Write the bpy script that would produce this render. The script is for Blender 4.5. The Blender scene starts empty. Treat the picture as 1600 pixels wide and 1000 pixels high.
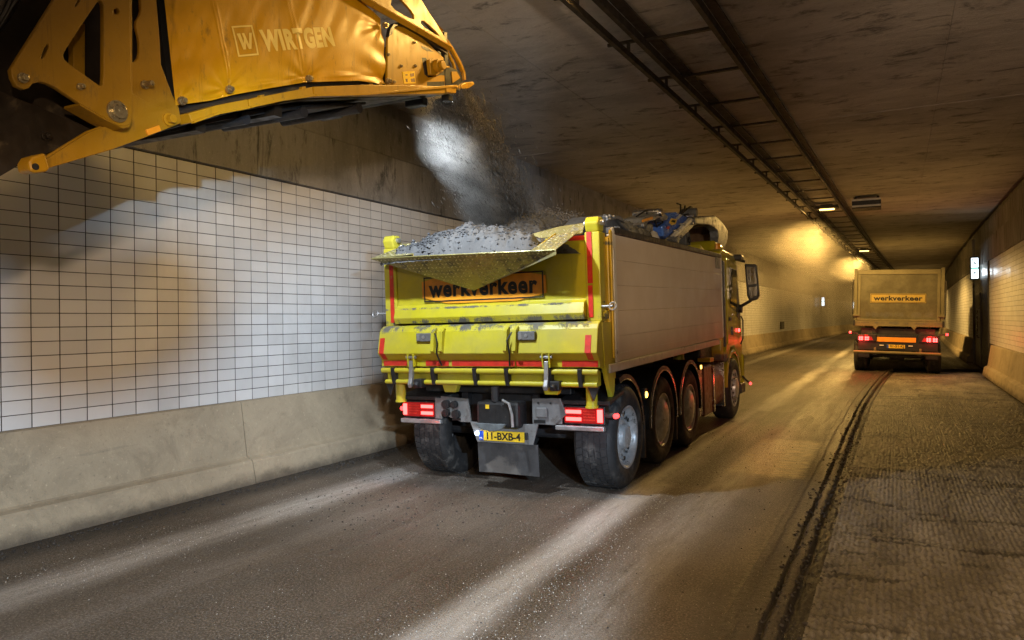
import bpy, bmesh, math, random
import numpy as np
from mathutils import Vector, Matrix

random.seed(7)
rng = np.random.default_rng(7)
S = bpy.context.scene
COL = S.collection

# ------------------------------------------------------------------ camera
TH, ROLL = math.radians(27.37), 0.010
CAM = Vector((0, 0, 1.7))
FW = Vector((-math.sin(TH), math.cos(TH), 0))
_r = Vector((math.cos(TH), math.sin(TH), 0)); _u = Vector((0, 0, 1))
RT = _r * math.cos(ROLL) - _u * math.sin(ROLL)
UP = _u * math.cos(ROLL) + _r * math.sin(ROLL)
cd = bpy.data.cameras.new('camera'); cam = bpy.data.objects.new('camera', cd); COL.objects.link(cam)
cd.sensor_width = 36; cd.lens = 36 * 1159 / 1600; cd.clip_end = 600; cd.clip_start = .05
m3 = Matrix((RT, UP, -FW)).transposed()
cam.matrix_basis = Matrix.Translation(CAM) @ m3.to_4x4()
S.camera = cam

# ------------------------------------------------------------------ world: a night sky that barely reaches the tunnel
W = bpy.data.worlds.new('World'); S.world = W; W.use_nodes = True
wn = W.node_tree.nodes; wl = W.node_tree.links
sky = wn.new('ShaderNodeTexSky'); sky.sky_type = 'NISHITA'; sky.sun_disc = False
sky.sun_elevation = math.radians(1); sky.sun_rotation = math.radians(200)
wn['Background'].inputs[1].default_value = 0.004
wl.new(sky.outputs[0], wn['Background'].inputs[0])

S.view_settings.view_transform = 'Standard'; S.view_settings.look = 'None'
S.view_settings.exposure = 0.34; S.view_settings.gamma = 1; S.view_settings.use_curve_mapping = False
cy = S.cycles
cy.max_bounces = 6; cy.diffuse_bounces = 4; cy.glossy_bounces = 3; cy.transmission_bounces = 4
cy.volume_bounces = 0; cy.use_denoising = True; cy.denoising_prefilter = 'NONE'; cy.denoising_input_passes = 'RGB_ALBEDO_NORMAL'; cy.sample_clamp_indirect = 4.0; cy.sample_clamp_direct = 0
cy.caustics_reflective = False; cy.caustics_refractive = False
cy.volume_step_rate = 4; cy.volume_max_steps = 96

# ------------------------------------------------------------------ work lights of the milling machine, the traffic lamps and an added fill spot
SODIUM = (1.0, .60, .16); LED = (.80, .90, 1.0); WARM = (1.0, .71, .46)
def spot(name, loc, target, watt, color, deg, blend=.4, size=.05, parent=None):
    l = bpy.data.lights.new(name, 'SPOT'); l.energy = watt; l.color = color; l.spot_size = math.radians(deg)
    l.spot_blend = blend; l.shadow_soft_size = size
    o = bpy.data.objects.new(name, l); COL.objects.link(o)
    d = Vector(target) - Vector(loc)
    o.rotation_euler = d.to_track_quat('-Z', 'Y').to_euler(); o.location = loc
    if parent: o.parent = parent
    return o
spot('conveyor_end_light', (-3.72, 4.98, 3.36), (-3.85, 7.1, 1.35), 300, LED, 124, .7, .05)
spot('conveyor_belly_light', (-3.65, 3.75, 3.10), (-2.9, 4.9, 0), 40, LED, 95, .5, .05)
LAMP_B = Vector((1.3, -1.0, 2.6)); LAMP_C = Vector((2.0, -.73, 2.45))
spot('machine_front_light', LAMP_B, (-3.4, 5.0, .6), 1020, WARM, 140, .6, .11)
FILL_D = Vector((2.2, -1.1, 2.7))
spot('side_panel_fill', FILL_D, (-2.4, 9.4, 1.95), 1450, (1.0,.74,.48), 25, .35, .06)  # added unseen fill spot that brightens the truck's side panel
spot('machine_mast_light', LAMP_C, (-6.36, 5.6, 1.7), 2300, (.54,.77,1.0), 54, .25, .05)

# ------------------------------------------------------------------ mesh helpers
class MB:
    def __init__(s): s.v = []; s.f = []
    def add(s, vs, fs):
        n = len(s.v); s.v += [tuple(p) for p in vs]; s.f += [tuple(i + n for i in f) for f in fs]; return s
    def box(s, x0, x1, y0, y1, z0, z1):
        return s.add([(x0,y0,z0),(x1,y0,z0),(x1,y1,z0),(x0,y1,z0),(x0,y0,z1),(x1,y0,z1),(x1,y1,z1),(x0,y1,z1)],
                     [(0,3,2,1),(4,5,6,7),(0,1,5,4),(1,2,6,5),(2,3,7,6),(3,0,4,7)])
    def obox(s, c, ax, ay, az):           # oriented box, half-vectors
        c, ax, ay, az = map(Vector, (c, ax, ay, az))
        P = [c + ax*i + ay*j + az*k for k in (-1,1) for (i,j) in ((-1,-1),(1,-1),(1,1),(-1,1))]
        return s.add(P, [(0,3,2,1),(4,5,6,7),(0,1,5,4),(1,2,6,5),(2,3,7,6),(3,0,4,7)])
    def beam(s, a, b, w, h, up=(0,0,1)):
        a, b = Vector(a), Vector(b); d = b - a; t = d.normalized(); u = Vector(up)
        x = t.cross(u)
        if x.length < 1e-4: x = Vector((1,0,0))
        x.normalize(); z = x.cross(t)
        return s.obox((a+b)/2, x*w/2, d/2, z*h/2)
    def prism(s, poly, axis, a0, a1):     # poly in the two other axes, in xyz order
        n = len(poly)
        def P(p, a): return {'x': (a,p[0],p[1]), 'y': (p[0],a,p[1]), 'z': (p[0],p[1],a)}[axis]
        vs = [P(p,a0) for p in poly] + [P(p,a1) for p in poly]
        return s.add(vs, [tuple(range(n-1,-1,-1)), tuple(range(n,2*n))] + [(i,(i+1)%n,(i+1)%n+n,i+n) for i in range(n)])
    def cyl(s, p0, p1, r, n=16, r1=None, cap=True):
        p0, p1 = Vector(p0), Vector(p1); t = (p1-p0).normalized()
        a = Vector((0,0,1)) if abs(t.z) < .9 else Vector((1,0,0))
        x = t.cross(a).normalized(); y = t.cross(x); r1 = r if r1 is None else r1
        vs = [p0 + (x*math.cos(k*2*math.pi/n) + y*math.sin(k*2*math.pi/n))*r for k in range(n)]
        vs += [p1 + (x*math.cos(k*2*math.pi/n) + y*math.sin(k*2*math.pi/n))*r1 for k in range(n)]
        fs = [(k,(k+1)%n,(k+1)%n+n,k+n) for k in range(n)]
        if cap: fs += [tuple(range(n-1,-1,-1)), tuple(range(n,2*n))]
        return s.add(vs, fs)
    def tube(s, pts, r, n=8):
        pts = [Vector(p) for p in pts]; vs = []; fs = []; x = None
        for i, p in enumerate(pts):
            t = (pts[min(i+1,len(pts)-1)] - pts[max(i-1,0)]).normalized()
            if x is None:
                a = Vector((0,0,1)) if abs(t.z) < .9 else Vector((1,0,0)); x = t.cross(a).normalized()
            else: x = (x - t*x.dot(t)).normalized()
            y = t.cross(x); rr = r[i] if isinstance(r,(list,tuple)) else r
            vs += [p + (x*math.cos(k*2*math.pi/n) + y*math.sin(k*2*math.pi/n))*rr for k in range(n)]
        for i in range(len(pts)-1):
            for k in range(n): fs.append((i*n+k, i*n+(k+1)%n, (i+1)*n+(k+1)%n, (i+1)*n+k))
        fs += [tuple(range(n-1,-1,-1)), tuple(range((len(pts)-1)*n, len(pts)*n))]
        return s.add(vs, fs)
    def lathe(s, prof, c, n=32, a0=0, a1=2*math.pi):   # profile of (radius, x); axis along X
        full = abs(a1-a0-2*math.pi) < 1e-4; m = len(prof); N = n if full else n+1
        vs = [(c[0]+x, c[1]+r*math.sin(a0+(a1-a0)*k/n), c[2]+r*math.cos(a0+(a1-a0)*k/n)) for k in range(N) for (r,x) in prof]
        fs = []
        for k in range(n):
            for j in range(m-1):
                k2 = (k+1) % N
                fs.append((k*m+j, k*m+j+1, k2*m+j+1, k2*m+j))
        return s.add(vs, fs)
    def sweep(s, prof, path):             # prof: list of (x,z) offsets, path: list of (dx,y): extrude along y
        m = len(prof); vs = [(x+dx, y, z) for (dx,y) in path for (x,z) in prof]
        fs = [(i*m+j, i*m+j+1, (i+1)*m+j+1, (i+1)*m+j) for i in range(len(path)-1) for j in range(m-1)]
        return s.add(vs, fs)
    def grid(s, fn, nu, nv):
        vs = [fn(i/nu, j/nv) for j in range(nv+1) for i in range(nu+1)]
        fs = [(j*(nu+1)+i, j*(nu+1)+i+1, (j+1)*(nu+1)+i+1, (j+1)*(nu+1)+i) for j in range(nv) for i in range(nu)]
        return s.add(vs, fs)
    def xf(s, M, start=0):
        s.v[start:] = [tuple(M @ Vector(p)) for p in s.v[start:]]; return s
    def mesh(s, name, mat, smooth=False, fix=True):
        me = bpy.data.meshes.new(name); me.from_pydata(s.v, [], s.f)
        if fix:
            b = bmesh.new(); b.from_mesh(me); bmesh.ops.recalc_face_normals(b, faces=b.faces); b.to_mesh(me); b.free()
        if mat: me.materials.append(mat)
        if smooth: me.polygons.foreach_set('use_smooth', [True]*len(me.polygons))
        me.update(); return me
    def build(s, name, mat, parent=None, bevel=0, smooth=False, solid=0, fix=True, seg=2):
        me = s.mesh(name, mat, smooth, fix); return link(name, me, parent, bevel, solid, smooth, seg)

def link(name, me, parent=None, bevel=0, solid=0, smooth=False, seg=2):
    o = bpy.data.objects.new(name, me); COL.objects.link(o)
    if parent is not None: o.parent = parent
    if solid:
        q = o.modifiers.new('solid', 'SOLIDIFY'); q.thickness = solid; q.offset = 0
    if bevel:
        q = o.modifiers.new('bevel', 'BEVEL'); q.width = bevel; q.segments = seg; q.limit_method = 'ANGLE'; q.angle_limit = math.radians(35)
    if smooth == 'auto' or (smooth and bevel):
        pass
    return o
def autosmooth(o, deg=40):
    me = o.data
    me.polygons.foreach_set('use_smooth', [True]*len(me.polygons))
    b = bmesh.new(); b.from_mesh(me)
    for e in b.edges:
        if len(e.link_faces) != 2 or e.calc_face_angle(0) > math.radians(deg): e.smooth = False
    b.to_mesh(me); b.free(); return o
def empty(name, label, cat, loc=(0,0,0), rot=(0,0,0), group=None):
    o = bpy.data.objects.new(name, None); COL.objects.link(o); o.location = loc; o.rotation_euler = rot
    o.empty_display_size = .2
    return tag(o, label, cat, group)
def tag(o, label=None, cat=None, group=None, kind=None):
    if label: o['label'] = label
    if cat: o['category'] = cat
    if group: o['group'] = group
    if kind: o['kind'] = kind
    return o
def curve_mesh(splines, name, mat, extrude, bevel=0):   # filled 2D outline with holes, in XY, thickness along Z
    cu = bpy.data.curves.new(name, 'CURVE'); cu.dimensions = '2D'; cu.fill_mode = 'BOTH'; cu.extrude = extrude; cu.bevel_depth = bevel; cu.bevel_resolution = 1
    for sp in splines:
        q = cu.splines.new('POLY'); q.points.add(len(sp)-1); q.use_cyclic_u = True
        for i, p in enumerate(sp): q.points[i].co = (p[0], p[1], 0, 1)
    return conv(cu, name, mat)
def text_mesh(txt, name, mat, size, extrude=.002, bold=0.0, align='CENTER', sx=1.0, space=1.0):
    cu = bpy.data.curves.new(name, 'FONT'); cu.body = txt; cu.size = size; cu.extrude = extrude; cu.offset = bold
    cu.align_x = align; cu.align_y = 'CENTER'; cu.space_character = space; cu.resolution_u = 4
    me = conv(cu, name, mat)
    if sx != 1: me.transform(Matrix.Diagonal((sx,1,1,1)))
    return me
def conv(cu, name, mat):
    t = bpy.data.objects.new('tmp', cu); COL.objects.link(t)
    dg = bpy.context.evaluated_depsgraph_get(); me = bpy.data.meshes.new_from_object(t.evaluated_get(dg))
    bpy.data.objects.remove(t); me.name = name; me.materials.clear(); me.materials.append(mat); return me
def smooth_poly(pts, it=2):               # round the corners of a closed outline
    for _ in range(it):
        q = []
        for i in range(len(pts)):
            a, b = Vector(pts[i]), Vector(pts[(i+1) % len(pts)])
            q += [tuple(a*.78+b*.22), tuple(a*.22+b*.78)]
        pts = q
    return pts
def circle(cx, cy_, r, n=20): return [(cx+r*math.cos(k*2*math.pi/n), cy_+r*math.sin(k*2*math.pi/n)) for k in range(n)]

# ------------------------------------------------------------------ materials
def nodes(name):
    m = bpy.data.materials.new(name); m.use_nodes = True; nt = m.node_tree
    return m, nt, nt.nodes['Principled BSDF']
class NB:                                  # small node builder
    def __init__(s, nt, coord='Object'):
        s.nt = nt; s.tc = nt.nodes.new('ShaderNodeTexCoord'); s.co = s.tc.outputs[coord]
    def n(s, t, **k):
        q = s.nt.nodes.new(t)
        for a, b in k.items(): setattr(q, a, b)
        return q
    def l(s, a, b): s.nt.links.new(a, b)
    def map(s, scale=(1,1,1), rot=(0,0,0), loc=(0,0,0), src=None):
        q = s.n('ShaderNodeMapping'); q.inputs['Scale'].default_value = scale; q.inputs['Rotation'].default_value = rot
        q.inputs['Location'].default_value = loc; s.l(src or s.co, q.inputs[0]); return q.outputs[0]
    def noise(s, scale, detail=4, rough=.6, v=None, dist=0):
        q = s.n('ShaderNodeTexNoise'); q.inputs['Scale'].default_value = scale; q.inputs['Detail'].default_value = detail
        q.inputs['Roughness'].default_value = rough; q.inputs['Distortion'].default_value = dist; s.l(v or s.co, q.inputs['Vector']); return q.outputs['Fac']
    def voro(s, scale, v=None, out='Distance', rand=1, feat='F1'):
        q = s.n('ShaderNodeTexVoronoi'); q.feature = feat; q.inputs['Scale'].default_value = scale; q.inputs['Randomness'].default_value = rand
        s.l(v or s.co, q.inputs['Vector']); return q.outputs[out]
    def ramp(s, f, stops):
        q = s.n('ShaderNodeValToRGB'); e = q.color_ramp.elements
        while len(e) < len(stops): e.new(.5)
        for i, (p, c) in enumerate(stops):
            e[i].position = p; e[i].color = (c, c, c, 1) if isinstance(c, (int, float)) else (*c, 1)
        s.l(f, q.inputs[0]); return q.outputs[0]
    def val(s, f, lo, hi, a=0., b=1.):
        q = s.n('ShaderNodeMapRange'); q.inputs[1].default_value = lo; q.inputs[2].default_value = hi; q.inputs[3].default_value = a; q.inputs[4].default_value = b
        q.interpolation_type = 'SMOOTHSTEP'; s.l(f, q.inputs[0]); return q.outputs[0]
    def math(s, op, a, b=None):
        q = s.n('ShaderNodeMath'); q.operation = op
        for i, x in enumerate((a, b)):
            if x is None: continue
            if isinstance(x, (int, float)): q.inputs[i].default_value = x
            else: s.l(x, q.inputs[i])
        return q.outputs[0]
    def mix(s, f, a, b, mode='MIX'):
        q = s.n('ShaderNodeMix'); q.data_type = 'RGBA'; q.blend_type = mode
        for sock, x in ((q.inputs[0], f), (q.inputs[6], a), (q.inputs[7], b)):
            if isinstance(x, (int, float)): sock.default_value = x
            elif isinstance(x, tuple): sock.default_value = (*x, 1)
            else: s.l(x, sock)
        return q.outputs[2]
    def xyz(s, src=None):
        q = s.n('ShaderNodeSeparateXYZ'); s.l(src or s.co, q.inputs[0]); return q.outputs
    def bump(s, h, strength, dist, nrm=None):
        q = s.n('ShaderNodeBump'); q.inputs['Strength'].default_value = strength; q.inputs['Distance'].default_value = dist
        s.l(h, q.inputs['Height'])
        if nrm: s.l(nrm, q.inputs['Normal'])
        return q.outputs[0]
def mat(name, base, rough=.5, metal=0., var=.25, scale=5, bump=0., bscale=90, dirt=None, coat=0., stretch=(1,1,1), spec=.5):
    m, nt, p = nodes(name); b = NB(nt); v = b.map(stretch)
    f = b.noise(scale, 5, .65, v)
    lo = tuple(c*(1-var) for c in base); hi = tuple(min(1, c*(1+var*.6)) for c in base)
    c = b.mix(b.val(f, .3, .7), lo, hi)
    r = b.val(b.noise(scale*3, 3), .3, .75, max(.05, rough-.1), min(1, rough+.14))
    if dirt:
        dc, amt, ds = dirt
        g = b.noise(ds, 6, .7, v, .3)
        k = b.val(g, .72-amt*.45, .80-amt*.3)
        c = b.mix(k, c, dc); r = b.mix(k, r, (.85,.85,.85))
    b.l(c, p.inputs['Base Color']); b.l(r, p.inputs['Roughness'])
    p.inputs['Metallic'].default_value = metal; p.inputs['Coat Weight'].default_value = coat; p.inputs['Specular IOR Level'].default_value = spec
    if bump: b.l(b.bump(b.noise(bscale, 3), bump, .004), p.inputs['Normal'])
    return m
def emit(name, color, strength, base=(.1,.1,.1)):
    m, nt, p = nodes(name); p.inputs['Base Color'].default_value = (*base, 1)
    p.inputs['Emission Color'].default_value = (*color, 1); p.inputs['Emission Strength'].default_value = strength
    p.inputs['Roughness'].default_value = .3; return m
DUST = (.20, .185, .16)
M = dict(
    steel=mat('galvanised_steel', (.42,.42,.42), .45, .7, .25, 8),
    rail=mat('dusty_tray_steel', (.050,.042,.034), .6, .2, .3, 3),
    black=mat('black_plastic', (.016,.016,.017), .45, 0, .3, 7, dirt=(DUST, .18, 5)),
    chassis=mat('chassis_paint', (.022,.022,.024), .5, .1, .3, 7, dirt=((.10,.09,.08), .35, 4)),
    rubber=mat('tyre_rubber', (.022,.022,.023), .72, 0, .3, 6, dirt=((.09,.085,.078), .45, 5)),
    rim=mat('alloy_rim', (.55,.56,.58), .38, .35, .3, 9, dirt=((.12,.11,.10), .35, 7)),
    chrome=mat('polished_trim', (.7,.7,.7), .2, 1, .1, 8),
    grey=mat('grey_paint', (.17,.17,.17), .5, .1, .2, 8, dirt=((.11,.10,.09), .4, 6)),
    red=mat('red_reflective_tape', (.62,.035,.02), .4, 0, .2, 12, dirt=((.40,.18,.10), .22, 18)),
    orange=mat('orange_reflective_sheet', (.90,.36,.02), .42, 0, .12, 9, dirt=((.20,.15,.08), .20, 16)),
    plate=mat('yellow_plate', (.85,.56,.03), .35, 0, .06, 9),
    ink=mat('black_print', (.012,.012,.012), .5, 0, .1, 9),
    blue=mat('plate_blue', (.02,.07,.45), .4, 0, .1, 9),
    white=mat('white_print', (.75,.75,.75), .5, 0, .1, 9),
)
# ================================================================== the tunnel
def shift(y): return max(0., y-20.)**2/2700.          # the bore bends gently to the right
PATH = [y for y in np.arange(-16, 20, 4.)] + [y for y in np.arange(20, 192, 4.)]
path = [(shift(y), y) for y in PATH]
XL, XR, ZC = -6.36, 2.5, 4.85

def concrete(name, base, joints=None, stain=.5, form=0.25, streak=(1,1,1), board=0., foot=False):
    m, nt, p = nodes(name); b = NB(nt)
    big = b.noise(.45, 6, .62, b.map(streak)); mid = b.noise(2.2, 7, .7, b.map(streak), .6); fine = b.noise(28, 5, .7)
    c = b.mix(b.val(mid, .3, .72), tuple(x*.62 for x in base), base)
    c = b.mix(b.val(big, .35, .7, 0, .6), c, tuple(x*1.28 for x in base))
    c = b.mix(b.math('MULTIPLY', b.val(b.noise(3.2, 8, .72, b.map(streak, loc=(3,7,1)), .5), .52, .68), stain), c, tuple(x*.16 for x in base))
    c = b.mix(b.math('MULTIPLY', b.val(b.noise(9, 7, .75, b.map(streak, loc=(1,2,5))), .58, .70), stain*.45), c, tuple(x*.30 for x in base))
    c = b.mix(b.val(fine, .58, .72, 0, .5), c, tuple(min(.8, x*1.6) for x in base)); c = b.mix(b.val(fine, .42, .28, 0, .5), c, tuple(x*.4 for x in base))
    if foot:
        z = b.math('ADD', b.xyz()[2], b.math('MULTIPLY', b.noise(5, 6, .7, b.map((1,.6,1))), .22))
        c = b.mix(b.val(z, .10, .26, .8, 0), c, (.06,.05,.04)); c = b.mix(b.math('MULTIPLY', b.val(b.noise(4, 7, .75, b.map((1,.15,2.5))), .60, .72), .35), c, (.12,.105,.09))
    b.l(c, p.inputs['Base Color']); p.inputs['Roughness'].default_value = .86; p.inputs['Specular IOR Level'].default_value = .25
    h = b.math('ADD', b.math('MULTIPLY', mid, 1.3), b.math('MULTIPLY', fine, .25))
    if board:
        w = b.n('ShaderNodeTexWave'); w.bands_direction = 'Y'; w.inputs['Scale'].default_value = board; w.inputs['Distortion'].default_value = 2.0
        w.inputs['Detail'].default_value = 3; b.l(b.map((.4,1,1)), w.inputs['Vector']); h = b.math('ADD', h, b.math('MULTIPLY', w.outputs['Fac'], .22))
    b.l(b.bump(h, .55, .03), p.inputs['Normal'])
    return m
MC_ceil = concrete('soffit_concrete', (.57,.54,.50), stain=.80, streak=(.55,1.1,1), board=0)
MC_wall = concrete('wall_concrete', (.29,.28,.265), stain=.9, streak=(1,1.6,.42))
MC_barr = concrete('barrier_concrete', (.38,.315,.22), stain=.20, streak=(1,.7,.8), foot=True)

# ceiling in cast panels with recessed joints between them
JY = [-16, -3.9, 12.75, 29.8, 46.5, 63, 80, 97, 114, 131, 148, 165, 188]
mb = MB()
for y0, y1 in zip(JY[:-1], JY[1:]):
    n = max(1, int((y1-y0)/4))
    ys = [y0+.018 + (y1-y0-.036)*k/n for k in range(n+1)]
    mb.sweep([(XL-.5, ZC+.25), (XL-.18, ZC), (XR+.06, ZC), (XR+.5, ZC+.25)], [(shift(y), y) for y in ys])
    for yy in (ys[0], ys[-1]):
        mb.add([(XL-.5+shift(yy),yy,ZC+.25),(XL-.18+shift(yy),yy,ZC),(XR+.06+shift(yy),yy,ZC),(XR+.5+shift(yy),yy,ZC+.25)], [(0,1,2,3)])
tag(mb.build('ceiling', MC_ceil, fix=False), kind='structure')
mb = MB(); mb.sweep([(XL-.6, ZC+.10), (XR+.6, ZC+.10)], path); tag(mb.build('ceiling_joint_backing', MC_ceil, fix=False), kind='structure')
# shallow formwork imprints that read as seams in the soffit
mb = MB()
for x in (-5.2, -3.95, .55, 1.75):
    for y0, y1 in zip(JY[1:5], JY[2:6]):
        for k in range(4):
            a = y0+.1+(y1-y0-.2)*k/4; e = a+(y1-y0-.2)/4-.05
            w = .010+.006*random.random()
            mb.add([(x-w+shift(a),a,ZC-.003),(x+w+shift(a),a,ZC-.003),(x+w+shift(e),e,ZC-.003),(x-w+shift(e),e,ZC-.003),(x+shift(a),a,ZC-.009),(x+shift(e),e,ZC-.009)], [(0,4,5,3),(4,1,2,5)])
tag(mb.build('ceiling_formwork_seam', MC_ceil, fix=False), kind='structure')

# walls: plain concrete above the tiling, backing wall behind the tiles
def side_wall(sgn, x):
    mb = MB(); o = lambda d: x - sgn*d            # d>0 is into the bore; sgn=-1 left wall
    o = (lambda d: x + d) if sgn < 0 else (lambda d: x - d)
    ztile = 3.345
    prof = [(o(-.02), ztile-.01), (o(-.02), ztile), (o(.035), ztile+.012), (o(.035), 4.02), (o(-.05), 4.06), (o(-.05), 4.62), (o(-.17), 4.64), (o(-.17), ZC+.02)]
    for y0, y1 in zip(JY[:-1], JY[1:]):
        n = max(1, int((y1-y0)/4)); ys = [y0+.012+(y1-y0-.024)*k/n for k in range(n+1)]
        mb.sweep(prof, [(shift(y), y) for y in ys])
    mb.sweep([(o(-.09), 0), (o(-.09), 4.0), (o(-.30), 4.1), (o(-.30), ZC+.1)], path)
    return mb
wl_o = tag(side_wall(-1, XL).build('tunnel_wall', MC_wall, fix=False), 'tunnel wall covered in white tiles beside the yellow truck', kind='structure')
wr_o = tag(side_wall(1, XR).build('tunnel_wall', MC_wall, fix=False), 'tiled tunnel wall along the milled lane, lit orange', kind='structure')

M_mort = mat('dark_tile_mortar', (.045,.040,.036), .9, 0, .3, 3)
for w_, x_ in ((wl_o, XL+.0005), (wr_o, XR-.0005)):
    q = MB(); q.sweep([(x_, .80), (x_, 3.344)], path); q.build('mortar_bed', M_mort, w_, fix=False)
def tile_mat():
    m, nt, p = nodes('glazed_tile'); b = NB(nt)
    oi = b.n('ShaderNodeObjectInfo'); g = b.n('ShaderNodeNewGeometry')
    rnd = b.math('FRACT', b.math('ADD', b.math('MULTIPLY', oi.outputs['Random'], 7.3), g.outputs['Random Per Island']))
    gl = b.n('ShaderNodeNewGeometry').outputs['Position']
    c = b.mix(b.val(rnd, 0, 1, .0, 1.), (.60,.60,.60), (.68,.68,.68))
    grime = b.noise(.9, 6, .65, b.map((1,1,.5), src=gl))
    c = b.mix(b.val(grime, .45, .8, 0, .45), c, (.33,.31,.29))
    z = b.xyz(gl)[2]
    b.l(c, p.inputs['Base Color']); p.inputs['Roughness'].default_value = .36
    b.l(b.val(grime, .35, .75, .30, .60), p.inputs['Roughness'])
    b.l(b.bump(b.noise(6, 2), .12, .01), p.inputs['Normal'])
    return m
MT = tile_mat()
TW, THt, Z0, NR = .2367, .1186, .848, 21
def tile_geo(w=TW, h=THt, g=.0042, d=.0045, c=.0012):
    a, e = w/2-g-.0008, h/2-g+.0008
    vs = [(0,-a,-e),(0,a,-e),(0,a,e),(0,-a,e),(d-c,-a,-e),(d-c,a,-e),(d-c,a,e),(d-c,-a,e),(d,-a+c,-e+c),(d,a-c,-e+c),(d,a-c,e-c),(d,-a+c,e-c)]
    fs = [(0,1,5,4),(1,2,6,5),(2,3,7,6),(3,0,4,7),(4,5,9,8),(5,6,10,9),(6,7,11,10),(7,4,8,11),(8,9,10,11)]
    return vs, fs
tv, tf = tile_geo()
q = MB(); q.add(tv, tf); tile_me = q.mesh('tile', MT)
rest = MB(); cnt = 0
Y00 = 3.385 - TW
def in_photo(y, z):                        # rough view test so the individual tiles are ones the photo shows
    d = Vector((XL, y, z)) - CAM; w = d.dot(FW)
    if w < .5: return False
    px = 800+1159*d.dot(RT)/w; py = 500-1159*d.dot(UP)/w
    return px > -15 and py > (280-.36*px if px < 290 else 150) and px < 700
for i in range(-14, 790):
    yc = Y00 + (i+.5)*TW
    for r in range(NR):
        zc = Z0 + (r+.5)*THt
        if yc > 3.1 and cnt < 298 and in_photo(yc, zc):
            o = bpy.data.objects.new('tile', tile_me); COL.objects.link(o); o.parent = wl_o
            o.location = (XL+shift(yc), yc, zc); o.rotation_euler = (random.gauss(0,.002), random.gauss(0,.004), random.gauss(0,.003)); cnt += 1
        else:
            rest.add([(x+XL+shift(yc), y+yc, z+zc) for x, y, z in tv], tf)
tag(rest.build('tile_field', MT, wl_o, fix=False), kind='stuff')
rest = MB()
for i in range(40, 790):
    yc = Y00 + (i+.5)*TW
    if 26.5 < yc < 30.9: continue
    for r in range(NR):
        zc = Z0 + (r+.5)*THt
        rest.add([(-x+XR+shift(yc), y+yc, z+zc) for x, y, z in tv], [f[::-1] for f in tf])
tag(rest.build('tile_field', MT, wr_o, fix=False), kind='stuff')

# concrete barriers, cast in lengths with an open joint between them
def barrier(x, sgn, ys, label):
    # (distance from wall into the bore, height)
    P = [(.0, .848), (.105, .862), (.135, .85), (.215, .28), (.235, .265), (.285, .245), (.30, .22), (.345, 0)]
    mb = MB(); pr = [((x+d) if sgn < 0 else (x-d), z) for d, z in P]
    n = max(1, int((ys[1]-ys[0])/3)); yy = [ys[0]+(ys[1]-ys[0])*k/n for k in range(n+1)]
    mb.sweep(pr, [(shift(y), y) for y in yy])
    for y in (yy[0], yy[-1]):
        mb.add([(a+shift(y), y, z) for a, z in pr] + [(x+shift(y), y, 0)], [tuple(range(len(pr)+1))])
    return mb.build('barrier', MC_barr, None, bevel=0)
G = 'cast concrete kerb barriers along the tunnel walls'
LB = [(-16, 5.70, 'long pale concrete barrier under the tiles at the near end, left of the joint'),
      (5.712, 19.5, 'concrete barrier beside the yellow truck, shadowed by its tail'),
      (19.512, 33.5, 'concrete barrier behind the cab of the yellow truck'),
      (33.512, 64., 'concrete barrier in orange lamp light past the cab mirror'),
      (64.012, 188., 'farthest concrete barrier fading into the dusty bend')]
for a, e, lab in LB: tag(barrier(XL, -1, (a, e), lab), lab, 'barrier', G)
RB = [(-16, 24.9, 'concrete barrier ending at the dark recess on the milled lane side'),
      (30.9, 188., 'concrete barrier past the dark recess, beside the grey tipper truck')]
for a, e, lab in RB: tag(barrier(XR, 1, (a, e), lab), lab, 'barrier', G)

# ------------------------------------------------------------------ road
def seam(y): return -.57 + max(0., y-12.)**2*.0021
def hgrid(name, us, ys, xf, zf, m, parent=None):
    U, Y = np.meshgrid(us, ys); X = xf(U, Y); Z = zf(X, Y, U)
    nu, ny = len(us), len(ys)
    me = bpy.data.meshes.new(name); co = np.stack([X, Y, Z], -1).reshape(-1, 3).astype(np.float32)
    idx = np.arange(nu*ny).reshape(ny, nu)
    fc = np.stack([idx[:-1,:-1], idx[:-1,1:], idx[1:,1:], idx[1:,:-1]], -1).reshape(-1, 4)
    me.vertices.add(len(co)); me.vertices.foreach_set('co', co.ravel())
    me.loops.add(fc.size); me.loops.foreach_set('vertex_index', fc.ravel().astype(np.int32))
    me.polygons.add(len(fc)); me.polygons.foreach_set('loop_start', (np.arange(len(fc))*4).astype(np.int32))
    me.polygons.foreach_set('loop_total', np.full(len(fc), 4, np.int32))
    me.update(calc_edges=True); me.materials.append(m)
    me.polygons.foreach_set('use_smooth', np.ones(len(fc), bool))
    return link(name, me, parent)
def vnoise(x, y, seed=0):                  # value noise on arrays
    r = np.random.default_rng(seed).random((256, 256))
    xi, yi = np.floor(x).astype(int), np.floor(y).astype(int); fx, fy = x-xi, y-yi
    fx, fy = fx*fx*(3-2*fx), fy*fy*(3-2*fy)
    g = lambda a, b: r[a % 256, b % 256]
    return (g(xi,yi)*(1-fx)+g(xi+1,yi)*fx)*(1-fy)+(g(xi,yi+1)*(1-fx)+g(xi+1,yi+1)*fx)*fy
vseam = np.vectorize(seam); vshift = np.vectorize(shift)

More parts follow.
